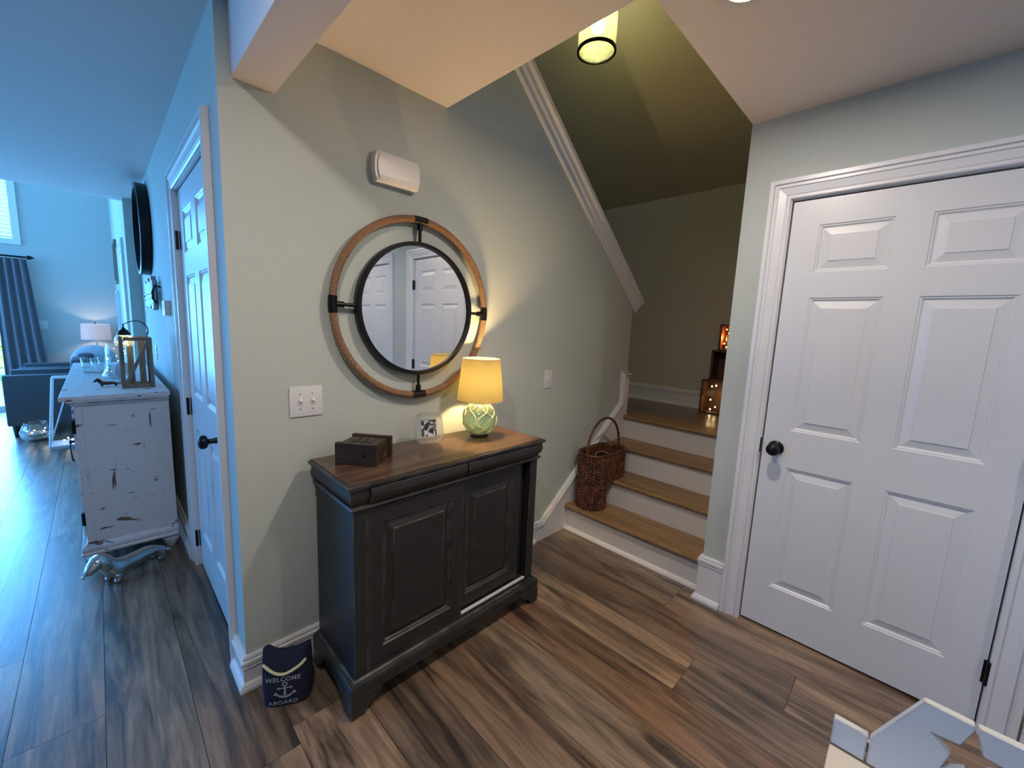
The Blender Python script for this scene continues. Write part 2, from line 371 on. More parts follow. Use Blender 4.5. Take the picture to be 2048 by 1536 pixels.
prism(b, [(-5.0, -3.9), (XC, -3.9), (XC, YS), (0.89, YS), (0.89, 0.0), (0.0, 0.0), (0.0, 3.56), (-5.0, 3.56)], 'z', ZC, ZC+.12); struct('ceiling', b, m_ceil)
b = bmn(); box(b, -5.0, -0.0, 3.56, 3.66, 2.42, 4.7); struct('wall_header', b, m_ceil)
b = bmn(); box(b, -5.0, 0, 3.56, 7.1, 4.7, 4.8); struct('ceiling_living', b, m_ceil)
b = bmn(); box(b, .039, .166, -3.9, 0, 2.193, 2.419); struct('ceiling_beam', b, m_ceil)
b = bmn()
X0, X1, Y0, Y1 = -5.0, 0.0, 7.0, 7.12   # far living wall with window and patio door
box(b, X0, -3.0, Y0, Y1, 0, 4.7); box(b, -1.12, X1, Y0, Y1, 0, 2.3); box(b, -1.04, X1, Y0, Y1, 2.3, 3.8)
box(b, -3.0, -1.12, Y0, Y1, 2.0, 2.3); box(b, -3.0, X1, Y0, Y1, 3.8, 4.7); struct('wall_far', b, m_wall)
b = bmn(); box(b, -5.1, -5.0, -4.0, .8, 0, 4.7); box(b, -5.1, -5.0, 2.6, 3.9, 0, 4.7); box(b, -5.1, -5.0, .8, 2.6, 0, .8); box(b, -5.1, -5.0, .8, 2.6, 2.35, 4.7); box(b, -5.1, -5.0, 6.8, 7.1, 0, 4.7); box(b, -5.1, -5.0, 3.9, 6.8, 0, .6); box(b, -5.1, -5.0, 3.9, 6.8, 3.5, 4.7)
struct('wall_outer_left', b, m_wall)
b = bmn(); box(b, -5.1, 0.1, -4.0, -3.9, 0, 2.6); box(b, .1, 2.03, -4.0, -3.9, 0, 2.6)
struct('wall_front', b, m_wall)

# mouldings
CAS = [(0, 0), (0, .009), (.004, .014), (.011, .014), (.014, .007), (.017, .007), (.020, .011), (.050, .015), (.053, .020), (.058, .020), (.061, .0125), (.066, .0125), (.070, .023), (.086, .023), (.089, .019), (.089, 0)]
def baseprof(h):
    return [(0, 0), (.030, 0), (.030, .012), (.024, .026), (.014, .031), (.014, h-.050), (.019, h-.047), (.019, h-.043), (.011, h-.041), (.011, h-.037), (.020, h-.034), (.021, h-.020), (.010, h-.017), (.010, h-.012), (.015, h-.009), (.011, h), (0, h)]
def baseboard(name, path, h, side, z0=0.0):
    b = bmn(); sweep(b, path, baseprof(h), side, lambda a, c, z: (a, c, z+z0)); return struct(name, b, m_trim)
baseboard('baseboard_back', [(0, .151), (0, 0), (1.66, 0)], .136, -1)
baseboard('baseboard_left', [(0, 3.5), (0, 1.186)], .136, -1)
baseboard('baseboard_right', [(1.93, YS), (XC, YS), (XC, -1.105)], .255, -1)
baseboard('baseboard_right_rear', [(XC, -2.115), (XC, -2.39)], .136, -1)
baseboard('baseboard_landing', [(3.63, 1.0), (3.63, YS)], .162, -1, .748)
baseboard('baseboard_far', [(-1.0, 7.0), (-.09, 7.0)], .14, -1)
# ------------------------------------------------------------------ doors
def panel_door(name, origin, w, knob_u, hinge_u, label=None, mirrored=False):
    """local X along the leaf (world -y), local Y into the wall (world +x)"""
    D = thing(name, None, None, origin, -PI/2, kind='structure'); H0, H1 = .012, 2.038; D0, D1 = .014, .046
    # leaf: face grid with the six panel openings left open, recessed mouldings built in the panels
    s = .104*w/.807; pw = (w-3*s)/2
    us = [0, s, s+pw, 2*s+pw, 2*s+2*pw, w]; zs = [H0, .226, .832, 1.009, 1.617, 1.727, 1.929, H1]
    b = bmn()
    for i in range(5):
        for j in range(7):
            if i in (1, 3) and j in (1, 3, 5): continue
            vs = [b.verts.new((us[i+a], D0, zs[j+c])) for a, c in ((0, 0), (1, 0), (1, 1), (0, 1))]; b.faces.new(vs)
    bmesh.ops.remove_doubles(b, verts=b.verts[:], dist=1e-5)
    for (x0, x1, z0, z1) in ((0, 0, H0, H1), (w, w, H0, H1)):
        vs = [b.verts.new(p) for p in ((x0, D0, z0), (x0, D1, z0), (x0, D1, z1), (x0, D0, z1))]; b.faces.new(vs)
    for z in (H0, H1):
        vs = [b.verts.new(p) for p in ((0, D0, z), (w, D0, z), (w, D1, z), (0, D1, z))]; b.faces.new(vs)
    vs = [b.verts.new(p) for p in ((0, D1, H0), (w, D1, H0), (w, D1, H1), (0, D1, H1))]; b.faces.new(vs)
    leaf = obj('door_leaf', b, m_door, D)
    for i in (1, 3):
        for j in (1, 3, 5):
            b = bmn(); x0, x1, z0, z1 = us[i], us[i+1], zs[j], zs[j+1]
            rings = []
            for ins, dep in ((0, 0), (.004, .004), (.008, .004), (.014, .010), (.018, .010), (.046, .0035), (.047, .001), (.052, .001)):
                rings.append([b.verts.new(p) for p in ((x0+ins, D0+dep, z0+ins), (x1-ins, D0+dep, z0+ins), (x1-ins, D0+dep, z1-ins), (x0+ins, D0+dep, z1-ins))])
            for A, B in zip(rings[:-1], rings[1:]):
                for q in range(4): b.faces.new([A[q], A[(q+1) % 4], B[(q+1) % 4], B[q]])
            b.faces.new(rings[-1]); obj('door_panel', b, m_door, D)
    b = bmn(); g = .008
    sweep(b, [(-g, 0), (-g, 2.048), (w+g, 2.048), (w+g, 0)], CAS, 1, lambda a, z, h: (a, -h, z)); obj('door_casing', b, m_trim, D)
    b = bmn()   # jamb with stop
    for (x0, x1, z0, z1) in ((-.02-g, -.0055, 0, 2.05), (w+.0055, w+g+.02, 0, 2.05), (-.02, w+.02, 2.0445, 2.066)): box(b, x0, x1, 0.0, .074, z0, z1)
    for (x0, x1, z0, z1) in ((-.0055, .010, 0, 2.04), (w-.010, w+.0055, 0, 2.04), (0, w, 2.03, 2.0445)): box(b, x0, x1, D1+.012, D1+.024, z0, z1)
    obj('door_jamb', b, m_trim, D)
    b = bmn(); lathe(b, [(0, .014), (.032, .014), (.033, .008), (.028, .003), (.014, 0), (.011, -.012), (.010, -.030), (.016, -.034), (.026, -.040), (.0285, -.050), (.026, -.060), (.017, -.067), (0, -.069)], 28, (knob_u, 0, .918), 'y')
    obj('door_knob', b, m_black, D, smooth=True, label='black round door knob')
    for z in (.24, 1.02, 1.80) if name != 'door_2' else (.165, .93, 1.80):
        b = bmn(); lathe(b, [(0, -.047), (.0065, -.046), (.0065, .046), (0, .047)], 12, (hinge_u, -.001, z), 'z')
        ux = hinge_u+(.012 if hinge_u < w/2 else -.012)
        box(b, min(ux, hinge_u), max(ux, hinge_u), .0095, .0135, z-.045, z+.045)
        obj('door_hinge', b, m_black, D, smooth=True, label='black door hinge')
    return D
panel_door('door_1', (XC, -1.203, 0), .807, .056, .811)
panel_door('door_2', (0, 1.087, 0), .839, .775, -.004)
panel_door('door_3', (XC, -2.494, 0), .807, .745, -.004)
b = bmn(); box(b, XC-.004, XC+.002, -1.2, -1.193, .885, .955, .001); struct('trim_3', b, m_black)

# ------------------------------------------------------------------ stairs
RH, RUN, XN = .187, .2445, 1.963
st = thing('stairs', None, None, kind='structure')
def xn(k): return XN+RUN*(k-1)
for k in range(1, 5):
    b = bmn(); box(b, xn(k)+.025, xn(k)+.043, YS+.001, -.018, RH*(k-1)+(0.0 if k == 1 else .0), RH*k-.027); obj('riser', b, m_riser, st)
    xb = xn(k)+RUN+.034 if k < 4 else 2.90
    b = bmn(); z = RH*k; rr = .0135
    pr = [(xb, z), (xn(k)+rr, z)]+[(xn(k)+rr-rr*math.sin(a), z-rr+rr*math.cos(a)) for a in [PI*i/8 for i in range(1, 8)]]+[(xn(k)+rr, z-2*rr), (xb, z-2*rr)]
    prism(b, pr, 'y', YS+.001, -.018 if k < 4 else .99)
    obj('tread' if k < 4 else 'landing_nosing', b, m_tread, st, smooth=True)
for i in range(4):
    b = bmn(); x0 = 2.901+i*.182; box(b, x0, x0+.1805, YS+.001, .995, RH*4-.02, RH*4, .0006); o = obj('landing_plank', b, m_plank, st); o.color = (0.60-.08*(i % 2), .42, .26, 1)
b = bmn(); box(b, 2.745, 3.63, YS+.001, .995, RH*4-.2, RH*4-.021); obj('landing_base', b, m_dark, st)
b = bmn(); prism(b, [(xn(1)+.025, 0), (xn(1)+.005, 0), (xn(1)+.005, .008), (xn(1)+.012, .02), (xn(1)+.025, .026)], 'y', YS, -.018); obj('shoe_moulding', b, m_trim, st)
# hidden upper flight behind the mirror wall
for k in range(1, 11):
    b = bmn(); x1 = 2.73-(k-1)*.25; z = RH*4+RH*k
    if x1-.25 < .1: break
    box(b, x1-.25, x1+.02, .116, .995, z-.027, z); obj('tread', b, m_tread, st)
    b = bmn(); box(b, x1-.02, x1-.001, .116, .995, z-RH, z-.028); obj('riser', b, m_riser, st)
# skirt board against the mirror wall
b = bmn(); prism(b, [(1.661, 0), (1.661, .128), (1.716, .128), (2.655, .868), (2.655, 1.09), (2.752, 1.09), (2.752, 0)], 'y', -.017, -.0005); struct('trim_1', b, m_trim)
b = bmn(); SK = [(0, 0), (0, .024), (.008, .028), (.011, .010), (.018, .010), (.021, .032), (.029, .032), (.032, .014), (.039, .014), (.043, .026), (.048, 0)]
sweep(b, [(1.661, .092), (1.734, .092), (2.688, .840), (2.688, 1.065), (2.752, 1.065)], [(p[0], p[1]) for p in SK], 1, lambda a, z, h: (a, -h, z))
struct('trim_2', b, m_trim)
# cap and moulding on the sloping end of the mirror wall
b = bmn(); dx, dz = -0.779, 0.627; nx, nz = 0.627, 0.779
CP = [(0, 0), (0, .012), (.010, .018), (.014, .012), (.040, .012), (.050, .018), (.056, .024), (.062, .020), (.085, .024), (.095, .042), (.118, .044), (.118, -.16), (.100, -.16), (.100, 0)]
p0, p1 = (2.775, L1z(2.775)), (.2, L1z(.2))
sweep(b, [p0, p1], CP, -1, lambda a, z, h: (a, -h, z)); struct('trim_4', b, m_trim)

# ------------------------------------------------------------------ ceiling lights
t = thing('recessed_light', 'white round recessed ceiling light at the top edge of the photo', 'ceiling light', (1.045, -1.215, ZC))
b = bmn(); lathe(b, [(.058, -.001), (.060, -.006), (.088, -.006), (.092, -.001)], 40, closed=True); obj('trim_ring', b, m_plastic, t, smooth=True)
b = bmn(); lathe(b, [(0, -.004), (.059, -.004)], 32); obj('lens', b, m_lens, t)
light('recessed_lamp', 'AREA', (0, 0, -.02), 13, (1.0, .885, .79), .12, parent=t)
t = thing('hall_recessed_light', 'round recessed ceiling light in the hall, left of the beam', 'ceiling light', (-.30, -1.15, ZC))
b = bmn(); lathe(b, [(.058, -.001), (.060, -.006), (.088, -.006), (.092, -.001)], 40, closed=True); obj('trim_ring', b, m_plastic, t, smooth=True)
b = bmn(); lathe(b, [(0, -.004), (.059, -.004)], 32); obj('lens', b, m_lens, t)
light('hall_recessed_lamp', 'AREA', (0, 0, -.02), 14, (1.0, .90, .82), .12, parent=t)
t = thing('entry_fill_light', 'added unseen fill light in the ceiling near the front wall, behind the camera', 'ceiling light', (1.09, -2.95, ZC))  # unseen fixture added as fill light for the foyer
b = bmn(); lathe(b, [(.058, -.001), (.060, -.006), (.088, -.006), (.092, -.001)], 40, closed=True); obj('trim_ring', b, m_plastic, t, smooth=True)
b = bmn(); lathe(b, [(0, -.004), (.059, -.004)], 32); obj('lens', b, m_lens, t)
light('entry_fill_lamp', 'AREA', (0, 0, -.02), 10, (1.0, .90, .83), .12, parent=t)
FX, FY, FZ = 1.905, -.085, 3.085
t = thing('stair_ceiling_light', 'cylindrical seeded glass light with black rim above the stairs', 'ceiling light', (FX, FY, FZ))
ct = sof(FX)-FZ
b = bmn(); R_ = .112
lathe(b, [(R_, 0), (R_, .25), (R_-.004, .25), (R_-.004, 0)], 48, closed=True); obj('glass_shade', b, m_seed, t, smooth=True)
b = bmn(); lathe(b, [(R_-.008, -.004), (R_+.004, -.004), (R_+.004, .010), (R_-.008, .010)], 48, closed=True); obj('rim', b, m_black, t, smooth=True)
b = bmn(); lathe(b, [(0, .002), (R_-.009, .002), (R_-.009, .005), (0, .005)], 40); obj('bottom_glass', b, m_seed, t)
b = bmn(); lathe(b, [(0, .245), (.045, .245), (.045, .265), (.02, .285), (.012, .30), (.012, ct-.03), (.07, ct-.02), (.07, ct-.0), (0, ct)], 32); obj('canopy', b, m_black, t, smooth=True)
b = bmn(); sphere(b, (0, 0, .15), .042, sc=(1, 1, 1.25)); lathe(b, [(0, .20), (.015, .20), (.015, .245), (0, .245)], 16); obj('bulb', b, m_bulb2, t, smooth=True)
light('stair_lamp', 'POINT', (0, 0, .12), 24.0, (1.0, .80, .46), .03, parent=t)

# ------------------------------------------------------------------ round mirror
t = thing('rope_mirror', 'round wall mirror in a black frame inside a rope-wrapped ring', 'mirror', (.733, 0, 1.492))
RR = .394
b = bmn(); n = 620
for k in range(4):      # four rope-wrapped quarter arcs with real windings
    b = bmn(); a0, a1 = PI/2*k+.075, PI/2*(k+1)-.075; pts = []; m_ = 150
    rows = []
    for i in range(m_+1):
        a = a0+(a1-a0)*i/m_; rr = .0148+(.0014 if i % 2 else -.0012); cx, cz = RR*math.cos(a), RR*math.sin(a)
        rows.append([b.verts.new((cx+rr*math.cos(q)*math.cos(a), -.030+rr*math.sin(q), cz+rr*math.cos(q)*math.sin(a))) for q in [2*PI*j/10 for j in range(10)]])
    for A, B in zip(rows[:-1], rows[1:]):
        for j in range(10): quad(b, [A[j], A[(j+1) % 10], B[(j+1) % 10], B[j]])
    b.faces.new(rows[0][::-1]); b.faces.new(rows[-1]); obj('rope_arc', b, m_rope, t)
b = bmn(); tube(b, [(RR*math.cos(2*PI*i/96), -.030, RR*math.sin(2*PI*i/96)) for i in range(96)], .009, 8, closed=True); obj('hoop', b, m_black, t, smooth='all')
for k in range(4):
    a = PI/2*k; c, s = math.cos(a), math.sin(a)
    b = bmn(); pts = [((RR)*math.cos(a+q), -.030, (RR)*math.sin(a+q)) for q in (-.085, -.04, 0, .04, .085)]
    tube(b, pts, .0175, 14); tube(b, [((RR-.012)*c, -.03, (RR-.012)*s), ((RR-.044)*c, -.03, (RR-.044)*s)], .0125, 12)
    obj('clamp', b, m_black, t, smooth=True)
    b = bmn(); tube(b, [((RR-.03)*c, -.030, (RR-.03)*s), (.288*c, -.030, .288*s)], .0075, 10); obj('rod', b, m_black, t, smooth=True)
b = bmn(); lathe(b, [(.281, -.046), (.297, -.046), (.299, -.042), (.299, -.008), (.297, -.004), (.281, -.004)], 96, axis='y', closed=True); obj('inner_frame', b, m_black, t, smooth=True)
b = bmn(); lathe(b, [(0, -.012), (.282, -.012), (.282, -.034), (0, -.034)], 96, axis='y'); obj('mirror_glass', b, m_mirror, t)

# ------------------------------------------------------------------ wall fittings
def switchplate(name, x, w, n, label, wall_z=1.108, h=.118):
    t = thing(name, label, 'light switch', (x, 0, wall_z))
    b = bmn(); box(b, -w/2, w/2, -.006, 0, -h/2, h/2, .0022); obj('plate', b, m_plastic, t, smooth=True)
    for i in range(n):
        u = (i-(n-1)/2)*.046
        b = bmn(); box(b, u-.005, u+.005, -.0085, -.006, -.012, .012, .0008)
        box(b, -.0035, .0035, -.014, 0, -.005, .005, .001, Matrix.Translation((u, -.006, 0)) @ Matrix.Rotation(-.55, 4, 'X')); obj('toggle', b, m_plastic, t)
        for z in (-.030, .030):
            b = bmn(); lathe(b, [(0, -.0072), (.0028, -.0068), (.0028, -.005)], 10, (u, 0, z), 'y'); obj('screw', b, m_screw, t)
    return t
switchplate('double_switch', .242, .122, 2, 'white double toggle switch plate left of the dark cabinet')
switchplate('single_switch', 1.719, .076, 1, 'white single toggle switch plate on the wall before the stairs')
t = thing('door_chime', 'white rounded door chime box high on the wall above the mirror', 'door chime', (.618, 0, 2.058))
def bow(b, w, h, y0, y1, bulge, bev):
    pts = []; n = 8
    for i in range(n+1): a = -1+2*i/n; pts.append((w/2+bulge*(1-a*a), a*h/2))
    for i in range(n+1): a = 1-2*i/n; pts.append((-w/2-bulge*(1-a*a), a*h/2))
    q = bmesh.new(); prism(q, pts, 'y', y0, y1)
    bmesh.ops.bevel(q, geom=[e for e in q.edges if abs(e.verts[0].co.y-y0) < 1e-6 and abs(e.verts[1].co.y-y0) < 1e-6], offset=bev, segments=3, profile=.6, affect='EDGES'); merge(b, q)
b = bmn(); bow(b, .190, .118, -.040, 0, .010, .007); obj('housing', b, m_plastic, t, smooth=True)
b = bmn(); bow(b, .168, .098, -.046, -.038, .009, .003); obj('cover', b, m_plastic, t, smooth=True)

# ------------------------------------------------------------------ dark cabinet under the mirror
t = thing('console_cabinet', 'black distressed cabinet with sliding panelled doors below the mirror', 'cabinet', (0, 0, 0))
CX0, CX1, CYF, CYB = .228, 1.234, -.414, -.045
def ogee(b, prof, x0, x1, yf, yb):
    """moulding running left side, front and right side; prof (outset, z)"""
    sweep(b, [(x0, yb), (x0, yf), (x1, yf), (x1, yb)], prof, -1, lambda a, c, z: (a, c, z))
b = bmn()
box(b, CX0+.012, CX1-.012, CYF+.012, CYB, .872, .8832)
obj('top_board', b, m_cabtop, t)
b = bmn(); bx0, bx1, byf = .256, 1.206, -.386
ogee(b, [(-.01, .8815), (.014, .8815), (.0265, .879), (.028, .872), (.026, .866), (.018, .862), (.016, .857), (.0165, .850), (.019, .835), (.013, .815), (.004, .803), (.002, .798), (.010, .795), (.013, .788), (.010, .782), (0, .779), (-.01, .779)], bx0, bx1, byf, CYB)
obj('cornice', b, m_cab, t, smooth=True)
for x0, x1 in ((.310, .733), (.743, 1.168)):    # frieze drawers following the moulding, proud of it
    b = bmn(); pr = [(byf-.0245, .860), (byf-.0265, .850), (byf-.0295, .836), (byf-.024, .815), (byf-.014, .803), (byf-.011, .799), (byf+.005, .799), (byf+.005, .860)]
    prism(b, pr, 'x', x0, x1); obj('frieze_drawer', b, m_cab, t, smooth=True)
b = bmn()     # case: sides, back, bottom, corner posts, rails
box(b, bx0, bx0+.018, byf+.001, CYB, .13, .872); box(b, bx1-.018, bx1, byf+.001, CYB, .13, .872); box(b, bx0+.001, bx1-.001, CYB-.01, CYB-.001, .131, .871)
box(b, bx0+.002, bx1-.002, byf+.02, CYB-.002, .132, .147); box(b, bx0-.0006, .305, byf-.001, byf+.03, .131, .79); box(b, 1.158, bx1+.0006, byf-.001, byf+.03, .131, .79)
box(b, .305, 1.158, byf+.002, byf+.03, .775, .872); box(b, .305, 1.158, byf+.002, byf+.03, .128, .146)
obj('case', b, m_cab, t)
b = bmn(); box(b, bx0+.02, bx1-.02, -.34, -.335, .148, .775); obj('interior_board', b, m_dark, t)
def raised_door(name, x0, x1, z0, z1, yf, s):
    b = bmn(); rings = []
    box(b, x0, x1, yf+.0135, yf+.020, z0, z1); box(b, x0, x1, yf+.002, yf+.013, z0, z0+.01); box(b, x0, x0+.01, yf+.002, yf+.013, z0, z1); box(b, x1-.01, x1, yf+.002, yf+.013, z0, z1)
    for ins, dep in ((0, 0.002), (.001, 0), (s, 0), (s+.004, .006), (s+.010, .007), (s+.014, .0125), (s+.042, .003), (s+.044, -.0005)):
        rings.append([b.verts.new(p) for p in ((x0+ins, yf+dep, z0+ins), (x1-ins, yf+dep, z0+ins), (x1-ins, yf+dep, z1-ins), (x0+ins, yf+dep, z1-ins))])
    for A, B in zip(rings[:-1], rings[1:]):
        for q in range(4): b.faces.new([A[q], A[(q+1) % 4], B[(q+1) % 4], B[q]])
    b.faces.new(rings[-1]); return obj(name, b, m_cab, t)
raised_door('sliding_door', .308, .742, .150, .772, -.384, .060)
raised_door('sliding_door', .720, 1.118, .158, .772, -.362, .060)
b = bmn(); box(b, .745, 1.155, -.3855, -.3735, .1465, .1545); obj('door_track', b, m_plastic, t, label='sliding door track with its metal shine painted white')  # white colour stands in for the bright reflection off the metal
b = bmn()    # base moulding and bracket feet
ogee(b, [(-.012, .137), (.006, .137), (.012, .130), (.022, .127), (.026, .120), (.026, .076), (-.012, .076)], bx0, bx1, byf, CYB); obj('plinth', b, m_cab, t, smooth=True)
X0, X1, YF = bx0-.028, bx1+.028, byf-.028
def foot(px, s):
    pts = [(0, .078), (0, .004), (.006, 0), (.052, 0), (.054, .010), (.062, .026), (.078, .036), (.092, .042), (.100, .056), (.118, .060), (.124, .078)]
    b = bmn(); prism(b, [(px+s*a, z) for a, z in pts], 'y', YF, YF+.02)
    bmesh.ops.recalc_face_normals(b, faces=b.faces[:]); obj('bracket_foot', b, m_cab, t); b = bmn()
    prism(b, [(YF+.0205+a*.8, z) for a, z in pts], 'x', px+.0004 if s > 0 else px-.02, px+.02 if s > 0 else px-.0004)
    return obj('bracket_foot', b, m_cab, t)
foot(X0, 1); foot(X1, -1)
for s, px in ((1, X0), (-1, X1)):
    b = bmn(); prism(b, [(CYB-a, z) for a, z in [(0, .078), (0, 0), (.05, 0), (.06, .03), (.09, .05), (.10, .078)]], 'x', min(px, px+s*.02), max(px, px+s*.02)); obj('bracket_foot', b, m_cab, t)
CT = .8832
# dark wooden box
t = thing('wooden_box', 'dark carved wooden box with a latch, standing on the black cabinet', 'box', (.399, -.175, CT), math.atan2(-.13, .103))
b = bmn(); box(b, -.074, .074, -.060, .060, .002, .079, .002); obj('body', b, m_box, t)
for y in (-.066, .066):
    b = bmn(); box(b, -.083, .083, y-.011, y+.011, 0, .085, .003); obj('end_board', b, m_box, t)
b = bmn(); box(b, .030, .078, -.0765, -.0735, .034, .048, .001); lathe(b, [(0, -.082), (.006, -.081), (.006, -.076)], 12, (.036, 0, .041), 'y'); obj('latch', b, m_black, t)
b = bmn(); lathe(b, [(.012, .070), (.012, .075), (.018, .075), (.020, .072), (.026, .072), (.029, .076), (.034, .074), (.034, .070)], 28, (0, 0, .040), 'x'); obj('carved_ring', b, m_box, t, smooth=True)
b = bmn(); 
for i in range(3): box(b, -.04+i*.03, -.022+i*.03, -.03, .03, .0785, .081, .0008)
obj('carved_lid_relief', b, m_box, t)
# crystal photo frame
t = thing('crystal_photo_frame', 'small clear glass photo frame holding a black and white picture', 'photo frame', (.722, -.150, CT), math.radians(-8))
t.rotation_euler = (math.radians(-14), 0, math.radians(-10)); t.scale = (1.22, 1.22, 1.22)
def rr_pts(w, h, rad, n=6, wob=0.0):
    pts = []
    for cx, cz, a0 in ((w/2-rad, h/2-rad, 0), (-w/2+rad, h/2-rad, PI/2), (-w/2+rad, -h/2+rad, PI), (w/2-rad, -h/2+rad, 1.5*PI)):
        for i in range(n+1): a = a0+PI/2*i/n; pts.append((cx+rad*math.cos(a), cz+rad*math.sin(a)))
    if wob:
        L = len(pts); pts = [(x*(1+wob*math.sin(i*2.3)), z*(1+wob*math.cos(i*1.7))) for i, (x, z) in enumerate(pts)]
    return pts
b = bmn(); loops = []
for (w, h, rad, y, wob) in ((.058, .058, .004, -.006, 0), (.066, .066, .010, -.012, .02), (.086, .090, .02, -.007, .03), (.106, .110, .030, -.014, .018), (.116, .120, .034, -.006, .012), (.112, .116, .032, .004, .01), (.058, .058, .004, .004, 0)):
    loops.append([b.verts.new((x, y, z+.060)) for x, z in rr_pts(w, h, rad, 6, wob)])
for A, B in zip(loops, loops[1:]+loops[:1]):
    for i in range(len(A)): quad(b, [A[i], A[(i+1) % len(A)], B[(i+1) % len(A)], B[i]])
obj('glass_frame', b, m_crystal, t, smooth=True)
def picture_mat(name, seed):
    m, nt, bb = new_mat(name); tc = N(nt, 'ShaderNodeTexCoord'); no = N(nt, 'ShaderNodeTexNoise', i_Scale=42.0, i_Detail=3.0, i_Distortion=.6)
    mp = N(nt, 'ShaderNodeMapping'); mp.inputs['Location'].default_value = (seed, seed, 0); nt.links.new(tc.outputs['Object'], mp.inputs[0]); nt.links.new(mp.outputs[0], no.inputs['Vector'])
    nt.links.new(ramp(nt, no.outputs['Fac'], [(.46, (.012,)*3), (.52, (.12,)*3), (.56, (.6,)*3)]), bb.inputs['Base Color']); return m
b = bmn(); box(b, -.029, .029, -.0045, -.002, .031, .089); obj('picture', b, picture_mat('bw_photograph', 3.3), t, label='black and white photograph')
# rope-net table lamp
t = thing('table_lamp', 'lit yellow-shaded table lamp on a rope-netted glass ball base', 'table lamp', (1.003, -.168, CT))
SR, SZ = .083, .090
b = bmn(); lathe(b, [(0, 0), (.044, 0), (.045, .006), (.038, .010), (0, .010)], 32); obj('base_ring', b, m_black, t, smooth=True)
b = bmn(); pr = [(SR*math.sin(a), SZ-SR*math.cos(a)) for a in [PI*i/24 for i in range(3, 23)]]
pi_ = [((SR-.004)*math.sin(a), SZ-(SR-.004)*math.cos(a)) for a in [PI*i/24 for i in range(22, 2, -1)]]
lathe(b, pr+pi_, 48, closed=True); obj('glass_ball', b, m_aqua, t, smooth='all')
def on_ball(th, ph, o=.002): return ((SR+o)*math.sin(th)*math.cos(ph), (SR+o)*math.sin(th)*math.sin(ph), SZ-(SR+o)*math.cos(th))
for sgn in (1, -1):
    for k in range(7):
        b = bmn(); ph0 = 2*PI*k/7+.3+.16*sgn*(k % 2); th0, th1 = math.radians(35), math.radians(157)
        tube(b, [on_ball(th0+(th1-th0)*i/30, ph0+sgn*1.75*(i/30)+.10*math.sin(i*.5+k), .002+(0.001 if sgn > 0 else 0)) for i in range(31)], .0027, 6); obj('net_cord', b, m_net, t, smooth='all')
for th in (math.radians(35), math.radians(157)):
    b = bmn(); tube(b, [on_ball(th, 2*PI*i/40) for i in range(40)], .0024, 6, closed=True); obj('net_hoop', b, m_net, t, smooth='all')
b = bmn(); lathe(b, [(0, .165), (.022, .165), (.024, .176), (.010, .182), (.008, .235), (0, .235)], 20); obj('neck', b, m_chrome, t, smooth=True)
b = bmn(); ST, SB, Z0, Z1 = .093, .115, .184, .388
lathe(b, [(SB, Z0), (ST, Z1), (ST-.0012, Z1), (SB-.0012, Z0)], 64, closed=True); obj('lamp_shade', b, m_shade, t, smooth=True, label='glowing yellow cloth lamp shade')
for R0, z in ((SB, Z0), (ST, Z1)):
    b = bmn(); tube(b, [(R0*math.cos(2*PI*i/64), R0*math.sin(2*PI*i/64), z) for i in range(64)], .0018, 6, closed=True); obj('shade_rim', b, m_shade2, t, smooth='all')
b = bmn()
for k in range(3): a = 2*PI*k/3; tube(b, [(0, 0, Z1-.03), (ST*math.cos(a), ST*math.sin(a), Z1-.01)], .0015, 6)
obj('shade_spider', b, m_chrome, t)
b = bmn(); sphere(b, (0, 0, .272), .024, sc=(1, 1, 1.25)); obj('bulb', b, m_bulb, t, smooth='all')
light('table_lamp_bulb', 'POINT', (0, 0, .29), 46.0, (1.0, .67, .30), .028, parent=t)
bpy.data.objects[t.children[-1].name]
for ch in t.children:
    if ch.name.startswith('bulb'): ch.visible_shadow = True

# ------------------------------------------------------------------ canvas door stop bag
t = thing('door_stop_bag', 'navy canvas door stop bag printed with a pale anchor, beside the cabinet', 'door stop', (.106, -.139, 0), math.radians(-30)); t.scale = (1.09, 1.05, 1.08)
BW, BD, BH = .148, .098, .168
def bag_pt(a, v):
    """a angle round, v 0..1 height"""
    w = BW/2*(1+.05*math.sin(PI*v)-.10*max(0, v-.6)/.4*.6); d = BD/2*(1-.55*v**2.5+.04*math.sin(PI*v))
    c, s = math.cos(a), math.sin(a); e = .42
    x = w*math.copysign(abs(c)**e, c); y = d*math.copysign(abs(s)**.8, s)
    z = BH*v; top = max(0, v-.55)/.45
    z += top*.030*((abs(x)/w)**2.2)-(.018*top*(1 if s < 0 else .15))*(1-(x/w)**2)
    x += top*.006*math.sin(3*a)
    return Vector((x, y, z))
b = bmn(); n, m_ = 64, 24; rows = []
for j in range(m_+1): rows.append([b.verts.new(bag_pt(2*PI*i/n, j/m_)) for i in range(n)])
for A, B in zip(rows[:-1], rows[1:]):
    for i in range(n): quad(b, [A[i], A[(i+1) % n], B[(i+1) % n], B[i]])
b.faces.new(rows[0][::-1])
cen = b.verts.new((0, .004, BH*.93))
for i in range(n): b.faces.new([rows[-1][i], rows[-1][(i+1) % n], cen])
obj('bag_body', b, m_navy, t, smooth='all')
def bag_front(x, z):
    """point of the front surface over (x,z)"""
    w = BW/2*1.0; xx = max(-.97, min(.97, x/w)); best = None
    v = max(0, min(1, z/BH)); c = math.copysign(abs(xx)**(1/.42), xx); a = -math.acos(max(-1, min(1, c)))
    p = bag_pt(a, v); return Vector((p.x, p.y, z))
b = bmn(); pts = []
for i in range(33):
    q = -1+2*i/32; x = q*.067; z = .116+.032*(abs(q)**1.6)+.004*math.sin(q*3); p = bag_front(x, z); pts.append((p.x, p.y-.003, z))
tube(b, pts, .0052, 8); obj('rope_trim', b, m_cord, t, smooth='all', label='cream rope across the bag')
